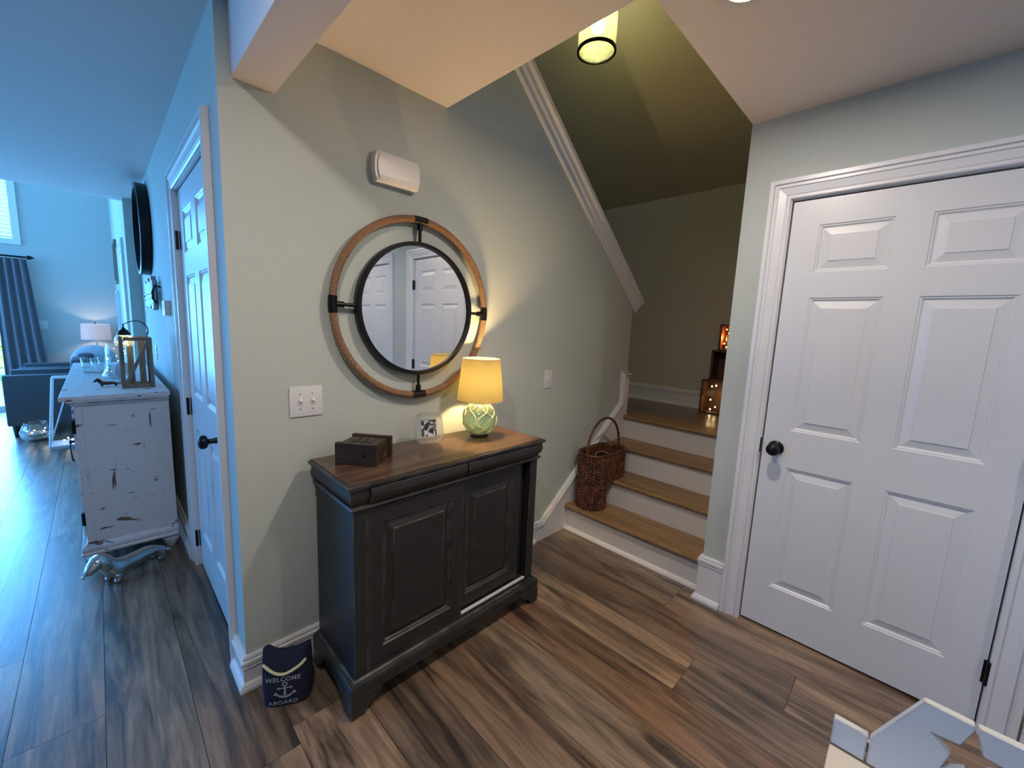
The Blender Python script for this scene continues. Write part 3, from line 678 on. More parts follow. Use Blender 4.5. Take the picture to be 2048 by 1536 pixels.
def text_on_bag(s, size, x0, z0, name, spacing=1.15, z_arc=0.0):
    cu = bpy.data.curves.new('txt', 'FONT'); cu.body = s; cu.size = size; cu.align_x = 'CENTER'; cu.space_character = spacing; cu.offset = size*.025
    o = bpy.data.objects.new('txt', cu); COL.objects.link(o); dg = bpy.context.evaluated_depsgraph_get(); me = bpy.data.meshes.new_from_object(o.evaluated_get(dg))
    bpy.data.objects.remove(o); b = bmn(); b.from_mesh(me); bpy.data.meshes.remove(me)
    bmesh.ops.subdivide_edges(b, edges=[e for e in b.edges if e.calc_length() > size*.3], cuts=2)
    for v in b.verts:
        x, z = v.co.x+x0, v.co.y+z0+z_arc*(v.co.x/.07)**2; p = bag_front(x, z); v.co = (p.x, p.y-.0012, z)
    return obj(name, b, m_print, t, label='pale lettering '+s)
text_on_bag('WELCOME', .0195, -.006, .092, 'lettering'); text_on_bag('ABOARD', .0205, -.006, .008, 'lettering')
b = bmn()
def onb(x, z): p = bag_front(x, z); return (p.x, p.y-.0012, z)
def strip(pts, w0, w1=None):
    w1 = w1 or w0; n = len(pts); L = []
    for i, (x, z) in enumerate(pts):
        a = pts[max(0, i-1)]; c = pts[min(n-1, i+1)]; dx, dz = c[0]-a[0], c[1]-a[1]; l = math.hypot(dx, dz) or 1; w = (w0+(w1-w0)*i/(n-1))/2
        L.append((b.verts.new(onb(x-dz/l*w, z+dx/l*w)), b.verts.new(onb(x+dz/l*w, z-dx/l*w))))
    for A, B in zip(L[:-1], L[1:]): quad(b, [A[0], A[1], B[1], B[0]])
strip([(.0065*math.cos(a), .0815+.0065*math.sin(a)) for a in [2*PI*i/20 for i in range(21)]], .0035)
strip([(0, .075-.008*i) for i in range(5)], .0045, .0085)
strip([(-.018+.004*i, .068) for i in range(10)], .0038)
for s in (-1, 1):
    strip([(s*.0185+.0028*math.cos(a), .068+.0028*math.sin(a)) for a in [2*PI*i/10 for i in range(11)]], .003)
    strip([(s*.030*math.sin(a), .066-.030*math.cos(a)) for a in [i*.17 for i in range(8)]], .009, .004)
    strip([(s*.0285, .045), (s*.0275, .057)], .013, .0005)
obj('anchor_print', b, m_print, t, label='pale anchor print')

# ------------------------------------------------------------------ stair basket
m_wrim = wood('wicker_rim', (0.05, 0.014, 0.006), (0.18, 0.06, 0.024), 'X', 30.0, 0.42, grain=3, bump=0.4)
t = thing('stair_basket', 'tall brown wicker stair basket with hoop handle on the first steps', 'basket', (2.10, -.148, RH))
def braid(i, j, n): return .0115*abs(math.sin(PI*i/8))**.6*(.45+.55*abs(math.sin(PI*(j/8+(.5 if (i//8) % 2 else 0)+(i % 8-4)*.07))))
def weave(name, outl, z0, z1, nz, inner=True, floor_z=None):
    """outl: list of (x,y,nx,ny) outline; woven relief is real geometry"""
    b = bmn(); n = len(outl); rows = []
    for j in range(nz+1):
        z = z0+(z1-z0)*j/nz; row = []
        for i, (x, y, nx, ny) in enumerate(outl): q = braid(i, j, n); row.append(b.verts.new((x+nx*q, y+ny*q, z)))
        rows.append(row)
    for A, B in zip(rows[:-1], rows[1:]):
        for i in range(n): quad(b, [A[i], A[(i+1) % n], B[(i+1) % n], B[i]])
    bot = b.faces.new(rows[0][::-1])
    if inner:
        inn = []
        for j in range(nz//2+1):
            z = z1-(z1-z0-.008)*j/(nz//2); inn.append([b.verts.new((x-nx*(.006+braid(i+3, j*2, n)), y-ny*(.006+braid(i+3, j*2, n)), z)) for i, (x, y, nx, ny) in enumerate(outl)])
        for A, B in zip([rows[-1]]+inn[:-1], inn):
            for i in range(n): quad(b, [A[i], A[(i+1) % n], B[(i+1) % n], B[i]])
        b.faces.new(inn[-1])
    ca = b.loops.layers.float_color.new('strand')
    for fc in b.faces:
        for lp in fc.loops:
            v = .45+.85*((math.sin(lp.vert.index*0+round(lp.vert.co.z/.0217)*12.9898+round(math.atan2(lp.vert.co.y, lp.vert.co.x-.1)*5.2)*78.233)*43758.5453) % 1.0); lp[ca] = (v, v, v, 1)
    return obj(name, b, m_wicker, t, smooth='all')
def circ(rr, n, cx=0, cy=0): return [(cx+rr*math.cos(2*PI*i/n), cy+rr*math.sin(2*PI*i/n), math.cos(2*PI*i/n), math.sin(2*PI*i/n)) for i in range(n)]
def stadium(x0, x1, rr, per):
    pts = []; arc = PI*rr; L = x1-x0; tot = 2*(arc+L)
    for i in range(per):
        s = tot*i/per
        if s < arc: a = -PI/2+s/rr; pts.append((x1+rr*math.cos(a), rr*math.sin(a), math.cos(a), math.sin(a)))
        elif s < arc+L: pts.append((x1-(s-arc), rr, 0, 1))
        elif s < 2*arc+L: a = PI/2+(s-arc-L)/rr; pts.append((x0+rr*math.cos(a), rr*math.sin(a), math.cos(a), math.sin(a)))
        else: pts.append((x0+(s-2*arc-L), -rr, 0, -1))
    return pts
weave('basket_lower', circ(.098, 216), 0.001, .196, 72, inner=False)
weave('basket_upper', stadium(.005, .215, .103, 320), .1885, .392, 72)
b = bmn(); tube(b, [(x, y, .392) for x, y, _, _ in stadium(.005, .215, .109, 80)], .0065, 8, closed=True); obj('rim', b, m_wrim, t, smooth='all')
b = bmn(); pts = []
for i in range(41):
    a = PI*i/40; pts.append((.118-.208*math.cos(a), 0, .40+.225*math.sin(a)))
pts = [(-.09, 0, .26), (-.092, 0, .33)]+pts+[(.326, 0, .36), (.322, 0, .33)]
tube(b, pts, lambda s: .0085+.002*math.sin(s*160), 10); obj('hoop_handle', b, m_wrim, t, smooth='all')
bg = thing('handbag', 'black bag with a pale edge lying inside the wicker basket', 'bag', (2.25, -.16, RH+.2))
b = bmn(); sphere(b, (0, 0, .07), .072, 28, 14, (1.1, .95, 1.2)); obj('bag_body', b, m_dark, bg, smooth='all')
b = bmn(); tube(b, [(.076*math.cos(a), .03+.045*math.sin(a), .135+.018*math.sin(a)) for a in [PI*i/20 for i in range(21)]], .0022, 6); obj('bag_piping', b, m_shade2, bg, smooth='all')

# ------------------------------------------------------------------ crates with fairy lights on the landing
def crate(name, label, y0, z0, w, h, d, m_in, bulbs, xf=3.43):
    t = thing(name, label, 'crate', (xf, y0, z0), group=None)
    for (ya, yb, za, zb) in ((-.018, 0, 0, h), (-w, -w+.018, 0, h), (-w, 0, 0, .014), (-w, 0, h-.014, h)):
        b = bmn(); box(b, 0, d, ya, yb, za, zb, .0015); obj('board', b, m_crate, t)
    b = bmn(); box(b, d-.01, d, -w, 0, 0, h); obj('back_board', b, m_in, t)
    for (yy, zz) in bulbs:
        b = bmn(); sphere(b, (.05, yy, zz), .0065, 8, 6); obj('fairy_bulb', b, m_fairyo if 'top' in label else m_fairy, t)
    return t
m_note = plain('pale_note_card', (.42, .38, .28), .7)
Z4 = RH*4
c1 = crate('wooden_crate', 'bottom wooden crate on the landing with fairy lights inside', -.347, Z4, .40, .295, .17, m_crate, [(-.075, .24), (-.09, .18), (-.075, .12), (-.08, .035), (-.12, .06), (-.11, .25)])
b = bmn(); box(b, .04, .044, -.105, -.045, .155, .205); obj('card', b, m_note, c1, label='pale card')
c2 = crate('wooden_crate', 'dark middle crate of the three stacked on the landing', -.405, Z4+.295, .36, .265, .16, m_crate, [])
c3 = crate('wooden_crate', 'small top crate glowing orange on the landing stack', -.452, Z4+.56, .30, .222, .15, m_crate, [(-.04, .18), (-.03, .06), (-.06, .15), (-.09, .10), (-.05, .03)])
light('crate_glow', 'POINT', (.045, -.05, .11), 1.3, (1.0, .30, .09), .02, parent=c3)
light('crate_glow', 'POINT', (.05, -.10, .15), .10, (1.0, .62, .25), .02, parent=c1)
b = bmn(); box(b, .075, .079, -.088, -.058, .015, .15); obj('card', b, m_note, c3, label='pale card')
b = bmn(); lathe(b, [(0, 0), (.014, 0), (.016, .08), (.006, .10), (.006, .12), (0, .12)], 14, (3.50, -.49, Z4+.56+.0155)); tag(obj('small_bottle', b, m_leaf, smooth=True), 'small dark bottle inside the orange lit crate', 'bottle')
t = thing('potted_greenery', 'dark leafy plant on the topmost crate, mostly behind the wall corner', 'plant', (3.51, -.555, Z4+.782))
b = bmn(); lathe(b, [(0, 0), (.035, 0), (.045, .07), (.04, .07), (.032, .01), (0, .01)], 20); obj('pot', b, m_crate, t, smooth=True)
for i in range(26):
    b = bmn(); a = rnd.uniform(0, 2*PI); L = rnd.uniform(.05, .10); e = rnd.uniform(.2, 1.3); d = Vector((math.cos(a)*math.cos(e), math.sin(a)*math.cos(e), math.sin(e))); s = d.cross(Vector((0, 0, 1))).normalized()*.013
    p = Vector((0, 0, .06+rnd.uniform(0, .09))); v = [b.verts.new(q) for q in (p, p+d*L*.5+s, p+d*L, p+d*L*.5-s)]; b.faces.new(v); obj('leaf', b, m_leaf, t)

# ------------------------------------------------------------------ white bench with star cut-out (lower right corner)
t = thing('star_bench', 'whitewashed plank bench with a star cut out of its back, lower right corner', 'bench', (1.075, -1.648, 0))
BT = .022   # back board thickness, back faces -x, local y runs to -y
def back_plank(ya, yb, pts):
    b = bmn(); prism(b, pts, 'x', 0, BT); bmesh.ops.bevel(b, geom=b.edges[:], offset=.0018, segments=1, affect='EDGES'); return obj('back_plank', b, m_bench, t)
S0 = .302
back_plank(0, 0, [(0, S0), (0, .380), (-.074, .379), (-.074, S0)])
scx, scz = -.247, .460   # star centre on the joint between the two tall planks
star = [(scx+(.074 if i % 2 == 0 else .030)*math.sin(2*PI*i/10), scz+(.074 if i % 2 == 0 else .030)*math.cos(2*PI*i/10)) for i in range(10)]
# left tall plank: outline with half the star bitten out of its right edge
J = scx
right_side = [(x, z) for x, z in star[1:5]]      # points with x > centre (towards +y)
lft = [(-.078, S0), (-.078, .378), (-.160, .552), (J+.0015, .549), (J+.0015, star[0][1])]+[(x, z) for x, z in star[1:5]]+[(J+.0015, star[5][1]), (J+.0015, S0)]
back_plank(0, 0, lft)
rgt = [(J-.0035, S0), (J-.0035, star[5][1])]+[(x, z) for x, z in star[6:10]]+[(J-.0035, star[0][1]), (J-.0035, .549), (-.335, .549), (-.410, .45), (-.42, S0)]
back_plank(0, 0, rgt)
back_plank(0, 0, [(-.424, S0), (-.424, .380), (-.50, .380), (-.50, S0)])
b = bmn(); box(b, BT+.001, BT+.016, -.49, -.01, .315, .345, .002); obj('back_rail', b, m_bench, t)
for i in range(2):
    b = bmn(); box(b, -.004-.112*(i+1)+.004, -.004-.112*i, -.50, 0, .280, .300, .002); obj('seat_plank', b, m_benchcream, t, label='cream seat plank')
for (x, y) in ((-.21, -.03), (-.21, -.50), (-.012, -.03), (-.012, -.50)):
    b = bmn(); box(b, x, x+.03, y, y+.03, 0, .279, .002); obj('leg', b, m_bench, t)
b = bmn(); box(b, -.205, .015, -.49, -.475, .235, .2795); obj('apron', b, m_bench, t); b = bmn(); box(b, -.205, .015, -.025, -.01, .235, .2795); obj('apron', b, m_bench, t)

# ------------------------------------------------------------------ hall: distressed dresser
t = thing('dresser', 'white distressed dresser on bun feet along the hall wall', 'dresser', (0, 0, 0))
DX0, DX1, DY0, DY1 = -.437, -.052, 1.42, 3.30
b = bmn(); box(b, DX0, DX1, DY0, DY1, .12, .925); obj('body', b, m_dress, t)
for y in (DY0-.0035,):
    b = bmn(); box(b, DX0, DX0+.030, y, y+.004, .125, .92, .001); obj('corner_strip', b, m_dress, t)
b = bmn(); box(b, -.488, -.045, 1.392, 3.33, .950, .975, .004); obj('top_board', b, m_dress, t)
def around(prof): sweep(b, [(DX1, DY0), (DX0, DY0), (DX0, DY1), (DX1, DY1)], prof, 1, lambda a, c, z: (a, c, z))
def ar(b, prof): sweep(b, [(DX1, DY0), (DX0, DY0), (DX0, DY1), (DX1, DY1)], prof, -1 if False else 1, lambda a, c, z: (a, c, z))
b = bmn(); sweep(b, [(DX0, DY1), (DX0, DY0), (DX1, DY0)], [(-.01, .950), (.026, .950), (.026, .943), (.018, .938), (.014, .926), (.006, .918), (-.01, .915)], -1, lambda a, c, z: (a, c, z)); obj('cornice', b, m_dress, t, smooth=True)
b = bmn(); sweep(b, [(DX0, DY1), (DX0, DY0), (DX1, DY0)], [(-.02, .145), (.004, .145), (.010, .136), (.022, .130), (.026, .118), (.022, .104), (.028, .096), (.026, .086), (-.02, .086)], -1, lambda a, c, z: (a, c, z)); obj('base_moulding', b, m_dress, t, smooth=True)
b = bmn(); box(b, DX0+.01, DX1, DY0+.01, DY1, .09, .125); obj('base_board', b, m_dress, t)
for x, y in ((-.405, 1.455), (-.085, 1.455), (-.405, 3.25), (-.085, 3.25)):
    b = bmn(); lathe(b, [(0, .09), (.030, .09), (.032, .082), (.042, .074), (.046, .060), (.042, .046), (.030, .038), (.033, .031), (.026, .022), (.021, .004), (.018, 0), (0, 0)], 24, (x, y, 0)); obj('bun_foot', b, m_dress, t, smooth=True)
for i in range(3):
    y0, y1 = 1.47+.62*i, 2.06+.62*i
    b = bmn(); box(b, DX0-.012, DX0, y0, y1, .17, .90, .003); fd = obj('front_door', b, m_dress, t)
    b = bmn(); lathe(b, [(0, 0), (.006, 0), (.006, .02), (.014, .026), (.010, .034), (0, .036)], 14, (0, 0, 0), 'x')
    tube(b, [(.024, 0, 0), (.032, 0, -.03), (.026, 0, -.095), (.020, 0, -.11)], lambda s: .003+.004*s, 8)
    for v in b.verts: v.co = Vector((-.449-v.co.x*.7, y0+.09+v.co.y, .70+v.co.z))
    obj('drop_handle', b, m_black, t, smooth=True, label='black drop handle')
    for z in (.80, .28):
        b = bmn(); box(b, DX0-.016, DX0-.001, y0-.022, y0-.002, z-.035, z+.035, .001); obj('hinge', b, m_black, t, label='black hinge')
DT = .975
# wooden lantern lamp
t = thing('crate_lantern', 'tall rustic wooden crate lantern with a black hook lamp, on the dresser', 'lantern', (-.168, 1.672, DT))
lw, ld, lh = .064, .068, .300
for x in (-lw, lw):
    for y in (-ld, ld):
        b = bmn(); box(b, x-.0095, x+.0095, y-.006, y+.006, 0, lh, .001); obj('post', b, m_lwood, t)
for z in (0, lh-.02):
    for (x0, x1, y0, y1) in ((-lw+.01, lw-.01, -ld-.005, -ld+.005), (-lw+.01, lw-.01, ld-.005, ld+.005), (-lw-.005, -lw+.005, -ld+.007, ld-.007), (lw-.005, lw+.005, -ld+.007, ld-.007)):
        b = bmn(); box(b, x0, x1, y0, y1, z, z+.02, .001); obj('rail', b, m_lwood, t)
for x in (-.022, .030):
    b = bmn(); box(b, x-.015, x+.015, ld-.004, ld+.004, .021, lh-.021, .001); obj('slat', b, m_lwood, t)
b = bmn(); box(b, -.0085, .0085, -.004, .004, -.138, .138, .001, Matrix.Translation((0, -ld, lh/2)) @ Matrix.Rotation(.40, 4, 'Y')); obj('diagonal_brace', b, m_lwood, t)
b = bmn(); box(b, -lw, lw, -ld, ld, .001, .010, .001); obj('floor_board', b, m_lwood, t)
b = bmn(); hk = [(.056, .03, 0), (.060, .03, lh), (.066, .03, lh+.02), (.062, .02, lh+.06), (.030, .01, lh+.094), (-.01, 0, lh+.092), (-.036, -.002, lh+.078), (-.044, -.002, lh+.074)]
sm = []
for i in range(1, len(hk)-2):
    for q in range(6):
        s = q/6; P0, P1, P2, P3 = [Vector(h) for h in hk[i-1:i+3]]; sm.append(.5*((2*P1)+(-P0+P2)*s+(2*P0-5*P1+4*P2-P3)*s*s+(-P0+3*P1-3*P2+P3)*s**3))
tube(b, [hk[0]]+sm+[hk[-2], hk[-1]], .0026, 8); tube(b, [(-.045, -.002, lh+.075), (-.045, -.002, lh+.045)], .0035, 8); obj('hook_arm', b, m_black, t, smooth='all', label='black curved hook arm')
b = bmn(); lathe(b, [(0, lh+.055), (.008, lh+.055), (.010, lh+.046), (.018, lh+.040), (.030, lh+.022), (.032, lh+.012), (.0, lh+.012)], 24, (-.045, -.002, 0)); obj('lamp_cap', b, m_black, t, smooth=True, label='black lamp cap')
b = bmn(); lathe(b, [(.030, lh+.012), (.040, lh-.004), (.046, lh-.030), (.038, lh-.052), (.0, lh-.062)], 24, (-.045, -.002, 0)); obj('lamp_glass', b, m_seed, t, smooth=True)
for i in range(9):
    b = bmn(); a = i*2.4; rr = .012+.002*i; sphere(b, (-.045+rr*math.cos(a), -.002+rr*math.sin(a), lh-.045+.0055*i), .0042, 8, 6); obj('fairy_bulb', b, m_fairy, t)
light('lantern_glow', 'POINT', (-.045, -.002, lh-.02), .12, (1.0, .85, .45), .01, parent=t)
# dachshund figures
def dachshund(name, label, loc, rz, k, mat, paint=None):
    t = thing(name, label, 'figurine', loc, rz)
    J = [(0, 0, .105), (.06, 0, .100), (.13, 0, .088), (.20, 0, .092), (.255, 0, .104), (.300, 0, .142), (.318, 0, .188),   # rump .. head base
         (.345, .004, .192), (.385, .010, .160), (.412, .014, .132)]
    Rr = [.056, .052, .050, .058, .062, .050, .052, .050, .032, .020]
    E = [(i, i+1) for i in range(len(J)-1)]
    def add(p, pts, rs):
        i = p
        for q, rr in zip(pts, rs): J.append(q); Rr.append(rr); E.append((i, len(J)-1)); i = len(J)-1
    for s in (-1, 1):
        add(0, [(.0, s*.030, .062), (-.012, s*.033, .028), (.010, s*.034, .011)], [.036, .020, .019])
        add(4, [(.262, s*.034, .060), (.258, s*.037, .028), (.278, s*.038, .011)], [.032, .021, .021])
    add(0, [(-.045, .02, .080), (-.060, .045, .050)], [.015, .008])
    me = bpy.data.meshes.new(name); me.from_pydata([Vector(j)*k for j in J], E, [])
    bb = bmn(); bb.from_mesh(me); sl = bb.verts.layers.skin.verify()
    for i, v in enumerate(bb.verts): v[sl].radius = (Rr[i]*k, Rr[i]*k); v[sl].use_root = (i == 0)
    bb.to_mesh(me); bb.free(); o = bpy.data.objects.new('body', me); COL.objects.link(o)
    sk = o.modifiers.new('s', 'SKIN'); sk.branch_smoothing = .6
    ss = o.modifiers.new('ss', 'SUBSURF'); ss.levels = 2; ss.render_levels = 2
    dg = bpy.context.evaluated_depsgraph_get(); dg.update(); m2 = bpy.data.meshes.new_from_object(o.evaluated_get(dg)); bpy.data.objects.remove(o)
    b = bmn(); b.from_mesh(m2); zmin = min(v.co.z for v in b.verts)
    for v in b.verts: v.co.z -= zmin
    obj('body', b, mat, t, smooth='all')
    for s in (-1, 1):
        b = bmn(); q = bmesh.new(); bmesh.ops.create_uvsphere(q, u_segments=16, v_segments=10, radius=.032*k); merge(b, q, Matrix.Translation(Vector((.325, s*.050, .155))*k) @ Matrix.Rotation(.35, 4, 'Y') @ Matrix.Diagonal((.75, .26, 1.5, 1))); obj('ear', b, mat, t, smooth='all')
        b = bmn(); sphere(b, Vector((.372, s*.034+.006, .196))*k, .0045*k, 8, 6); obj('eye', b, m_black, t, smooth='all')
    b = bmn(); sphere(b, Vector((.424, .015, .128))*k, .010*k, 10, 8); obj('nose', b, mat, t, smooth='all')
    return t
dachshund('silver_dachshund', 'silver metal dachshund statue standing under the end of the dresser', (-.165, 1.312, 0), math.atan2(-.16, -.24), .84, m_silver)
dachshund('dark_dachshund', 'small dark brown dachshund figurine on the dresser top beside the lantern', (-.266, 1.735, DT), math.radians(178), .225, m_box)
# glassware
def glass_thing(name, label, cat, loc, prof, mat=m_glass, grp=None):
    b = bmn(); lathe(b, prof, 28); o = obj(name, b, mat, smooth='all'); o.location = loc; return tag(o, label, cat, grp)
def tumbler(h, r0, r1, t_=.002): return [(0, 0), (r0, 0), (r1, h), (r1-t_, h), (r0-t_, .006), (0, .006)]
for i, (x, y) in enumerate(((-.385, 2.55), (-.335, 2.50), (-.300, 2.62))):
    glass_thing('drinking_glass', ['clear drinking glass, leftmost of three on the dresser', 'clear drinking glass, middle one of three on the dresser', 'clear drinking glass, right one of three on the dresser'][i], 'glass', (x, y, DT), tumbler(.105, .030, .040), grp='drinking glasses on the dresser')
glass_thing('glass_vase', 'round clear glass vase behind the dark dachshund figurine', 'vase', (-.262, 1.86, DT), [(0, 0), (.040, 0), (.056, .03), (.058, .055), (.045, .085), (.034, .105), (.038, .118), (.036, .118), (.032, .105), (.043, .085), (.055, .055), (.053, .03), (.038, .005), (0, .005)])
t = thing('tall_glass_jar', 'tall clear glass jar wound with tiny lights behind the lantern', 'jar', (-.245, 2.12, DT))
b = bmn(); lathe(b, [(0, 0), (.050, 0), (.052, .02), (.052, .20), (.044, .225), (.044, .235), (.040, .235), (.048, .20), (.048, .02), (0, .006)], 28); obj('glass_wall', b, m_glass, t, smooth='all')
for i in range(14):
    b = bmn(); a = i*1.1; sphere(b, (.050*math.cos(a), .050*math.sin(a), .015+.014*i), .003, 8, 6); obj('fairy_bulb', b, emit('white_fairy', (.8, .95, 1), 6) if i == 0 else bpy.data.materials['white_fairy'], t)
b = bmn(); sphere(b, (0, 0, .062), .062, 28, 16, (.75, .35, 1)); o = obj('white_plaque', b, plain('pale_plaque', (.60, .60, .68), .5), smooth='all'); o.location = (-.222, 1.98, DT); tag(o, 'pale oval plaque leaning behind the glass vase', 'ornament')

# hall wall things
t = thing('wall_clock', 'large round black-rimmed clock on the hall wall above the dresser', 'clock', (0, 2.62, 2.042))
b = bmn(); lathe(b, [(.325, 0), (.332, -.006), (.332, -.062), (.326, -.066), (.312, -.066), (.308, -.06), (.308, -.010), (.300, 0)], 72, axis='x', closed=True); obj('rim', b, m_black, t, smooth=True)
b = bmn(); lathe(b, [(0, -.001), (.309, -.001), (.309, -.012), (0, -.012)], 64, axis='x'); obj('dial', b, m_clockface, t)
for k in range(12):
    a = 2*PI*k/12; b = bmn(); box(b, -.014, -.012, -.009, .009, .225, .275, 0, Matrix.Rotation(a, 4, 'X')); obj('hour_mark', b, m_black, t)
for a, L in ((1.2, .16), (2.9, .22)):
    b = bmn(); box(b, -.020, -.018, -.006, .006, -.03, L, 0, Matrix.Rotation(a, 4, 'X')); obj('hand', b, m_black, t)
t = thing('metal_wall_art', 'wall ornament of upright silver tubes on black bars below the clock', 'wall art', (0, 2.30, 1.545))
for k in range(9):
    y = -.26+.065*k; h = .095+.02*math.sin(k*1.7); b = bmn(); tube(b, [(-.030, y, -h+.012*(k % 3)), (-.030, y+.006, h+.012*(k % 2))], .016, 12); obj('tube', b, m_tube, t, smooth=True)
for z in (.012, -.020):
    b = bmn(); box(b, -.052, -.044, -.30, .30, z-.006, z+.006, .001); obj('bar', b, m_black, t)
for y in (-.30, .30):
    b = bmn(); tube(b, [(0, y, .05), (-.03, y, .06), (-.045, y, .02), (-.045, y, -.03), (-.02, y, -.06)], .006, 8); obj('scroll_end', b, m_black, t, smooth='all')
t = thing('thermostat', 'pale box thermostat on the hall wall beside the door', 'thermostat', (0, 1.60, 1.455))
b = bmn(); box(b, -.030, 0, -.055, .055, -.045, .045, .003); obj('housing', b, m_plastic, t, smooth=True)
b = bmn(); box(b, -.032, -.029, -.03, .03, -.01, .03, .0008); obj('display', b, plain('grey_display', (.3, .32, .33), .3), t)
t = thing('hall_outlet', 'white outlet plate on the hall wall above the dresser', 'outlet', (0, 2.62, 1.108))
b = bmn(); box(b, -.006, 0, -.036, .036, -.058, .058, .002); obj('plate', b, m_plastic, t, smooth=True)
for z in (-.022, .022):
    b = bmn(); box(b, -.0085, -.0055, -.016, .016, z-.014, z+.014, .003); obj('socket', b, m_plastic, t)

# ------------------------------------------------------------------ living room beyond
LX = -.09
t = thing('door_4', None, None, (LX, 0, 0), kind='structure')
b = bmn(); sweep(b, [(4.02, 0), (4.02, 2.04), (4.86, 2.04), (4.86, 0)], CAS, 1, lambda a, z, h: (-h, a, z)); obj('door_casing', b, m_trim, t)
b = bmn(); box(b, -.010, -.001, 4.03, 4.85, .01, 2.03); obj('door_leaf', b, m_door, t)
def pic(name, label, y, z, w, h):
    t = thing(name, label, 'picture', (LX, y, z))
    b = bmn()
    for (ya, yb, za, zb) in ((-w/2, -w/2+.03, -h/2, h/2), (w/2-.03, w/2, -h/2, h/2), (-w/2+.03, w/2-.03, -h/2, -h/2+.03), (-w/2+.03, w/2-.03, h/2-.03, h/2)): box(b, -.028, 0, ya, yb, za, zb, .002)
    obj('frame', b, m_lwood if z > 2 else m_trim, t); b = bmn(); box(b, -.012, -.002, -w/2+.03, w/2-.03, -h/2+.03, h/2-.03); obj('print', b, m_pillow, t)
pic('framed_picture', 'upper small framed picture on the far hall wall', 5.75, 2.03, .52, .52)
pic('framed_picture', 'lower white framed picture on the far hall wall', 6.1, 1.42, .55, .52)
# far wall: window, curtain, door
wf = thing('window_1', None, None, (0, 7.0, 0), kind='structure')
b = bmn(); sweep(b, [(-2.9, 2.3), (-2.9, 3.8), (-1.04, 3.8), (-1.04, 2.3), (-2.9, 2.3)], [(0, 0), (0, .015), (.07, .02), (.07, 0)], 1, lambda a, z, h: (a, -h, z)); obj('window_frame', b, m_trim, wf)
b = bmn(); box(b, -3.0, -1.04, .05, .056, 2.3, 3.8); obj('pane', b, m_glass, wf)
for i in range(28):
    b = bmn(); z = 2.325+i*.052; box(b, -2.98, -1.045, -.020, .020, -.0012, .0012, 0, Matrix.Translation((0, .030, z)) @ Matrix.Rotation(-.22, 4, 'X')); obj('blind_slat', b, m_plastic, wf)
pd = thing('window_2', None, None, (0, 7.0, 0), kind='structure')
b = bmn()
for (x0, x1, z0, z1) in ((-3.0, -2.93, 0, 2.0), (-1.19, -1.12, 0, 2.0), (-2.09, -2.03, .07, 1.93), (-2.93, -1.19, 0, .07), (-2.93, -1.19, 1.93, 2.0)): box(b, x0, x1, .02, .07, z0, z1)
obj('window_frame', b, m_trim, pd)
b = bmn(); box(b, -2.93, -1.19, .04, .045, .07, 1.93); obj('pane', b, m_glass, pd)
b = bmn(); box(b, -12, 6, 7.6, 30, -.3, -.15); struct('ground_outside', b, m_hedge)
b = bmn()
for i in range(500):
    x, z = rnd.uniform(-7, 1), rnd.uniform(0, 2.6); s = rnd.uniform(.12, .3); q = Matrix.Rotation(rnd.uniform(0, 6), 4, Vector((rnd.random(), rnd.random(), rnd.random()+.1)).normalized())
    p = Vector((x, 12+rnd.uniform(-.8, .8), z)); vs = [b.verts.new(p+(q @ Vector(c))*s) for c in ((-1, 0, 0), (0, .5, 0), (1, 0, 0), (0, -.5, 0))]; b.faces.new(vs)
o = obj('garden_foliage', b, m_hedge); o['kind'] = 'stuff'; o['label'] = 'sunlit green garden foliage outside the patio door'; o['category'] = 'foliage'
b = bmn(); n = 60; F = []; Bk = []
for j in range(14):
    z = 2.045*(1-j/13)+.02*(j/13); F.append([]); Bk.append([])
    for i in range(n+1):
        s = i/n; wd = .20+.13*(j/13); x = -1.235+.0*j+ (0.10+wd)*s*(1.0) ; y = 6.90+.026*math.sin(s*2*PI*4.5+.4*math.sin(j*.3))*(1-.3*j/13)
        F[-1].append(b.verts.new((x, y, z))); Bk[-1].append(b.verts.new((x, y+.004, z)))
for G in (F, Bk):
    for A, B in zip(G[:-1], G[1:]):
        for i in range(n): quad(b, [A[i], A[i+1], B[i+1], B[i]])
tag(obj('curtain', b, m_curtain, smooth='all'), 'grey floor-length curtain hanging beside the patio door', 'curtain')
t = thing('curtain_rod', 'metal curtain rod with pointed finial above the grey curtain', 'curtain rod', (0, 6.90, 2.07))
b = bmn(); tube(b, [(-3.2, 0, 0), (-.94, 0, 0)], .011, 12); obj('rod', b, m_black, t, smooth='all')
b = bmn(); lathe(b, [(0, 0), (.010, 0), (.022, .012), (.028, .03), (.020, .05), (.006, .075), (0, .08)], 16, (-.94, 0, 0), 'x'); obj('finial', b, m_black, t, smooth=True)
b = bmn(); tube(b, [(-1.0, 0, 0), (-1.0, .095, 0)], .007, 8); obj('bracket', b, m_black, t)
t = thing('far_switch', 'white switch plate on the far living room wall', 'light switch', (-.867, 7.0, 1.178))
b = bmn(); box(b, -.058, .058, -.006, 0, -.06, .06, .002); obj('plate', b, m_plastic, t, smooth=True)
for x in (-.023, .023):
    b = bmn(); box(b, x-.005, x+.005, -.012, -.005, -.012, .012, .001); obj('toggle', b, m_plastic, t)
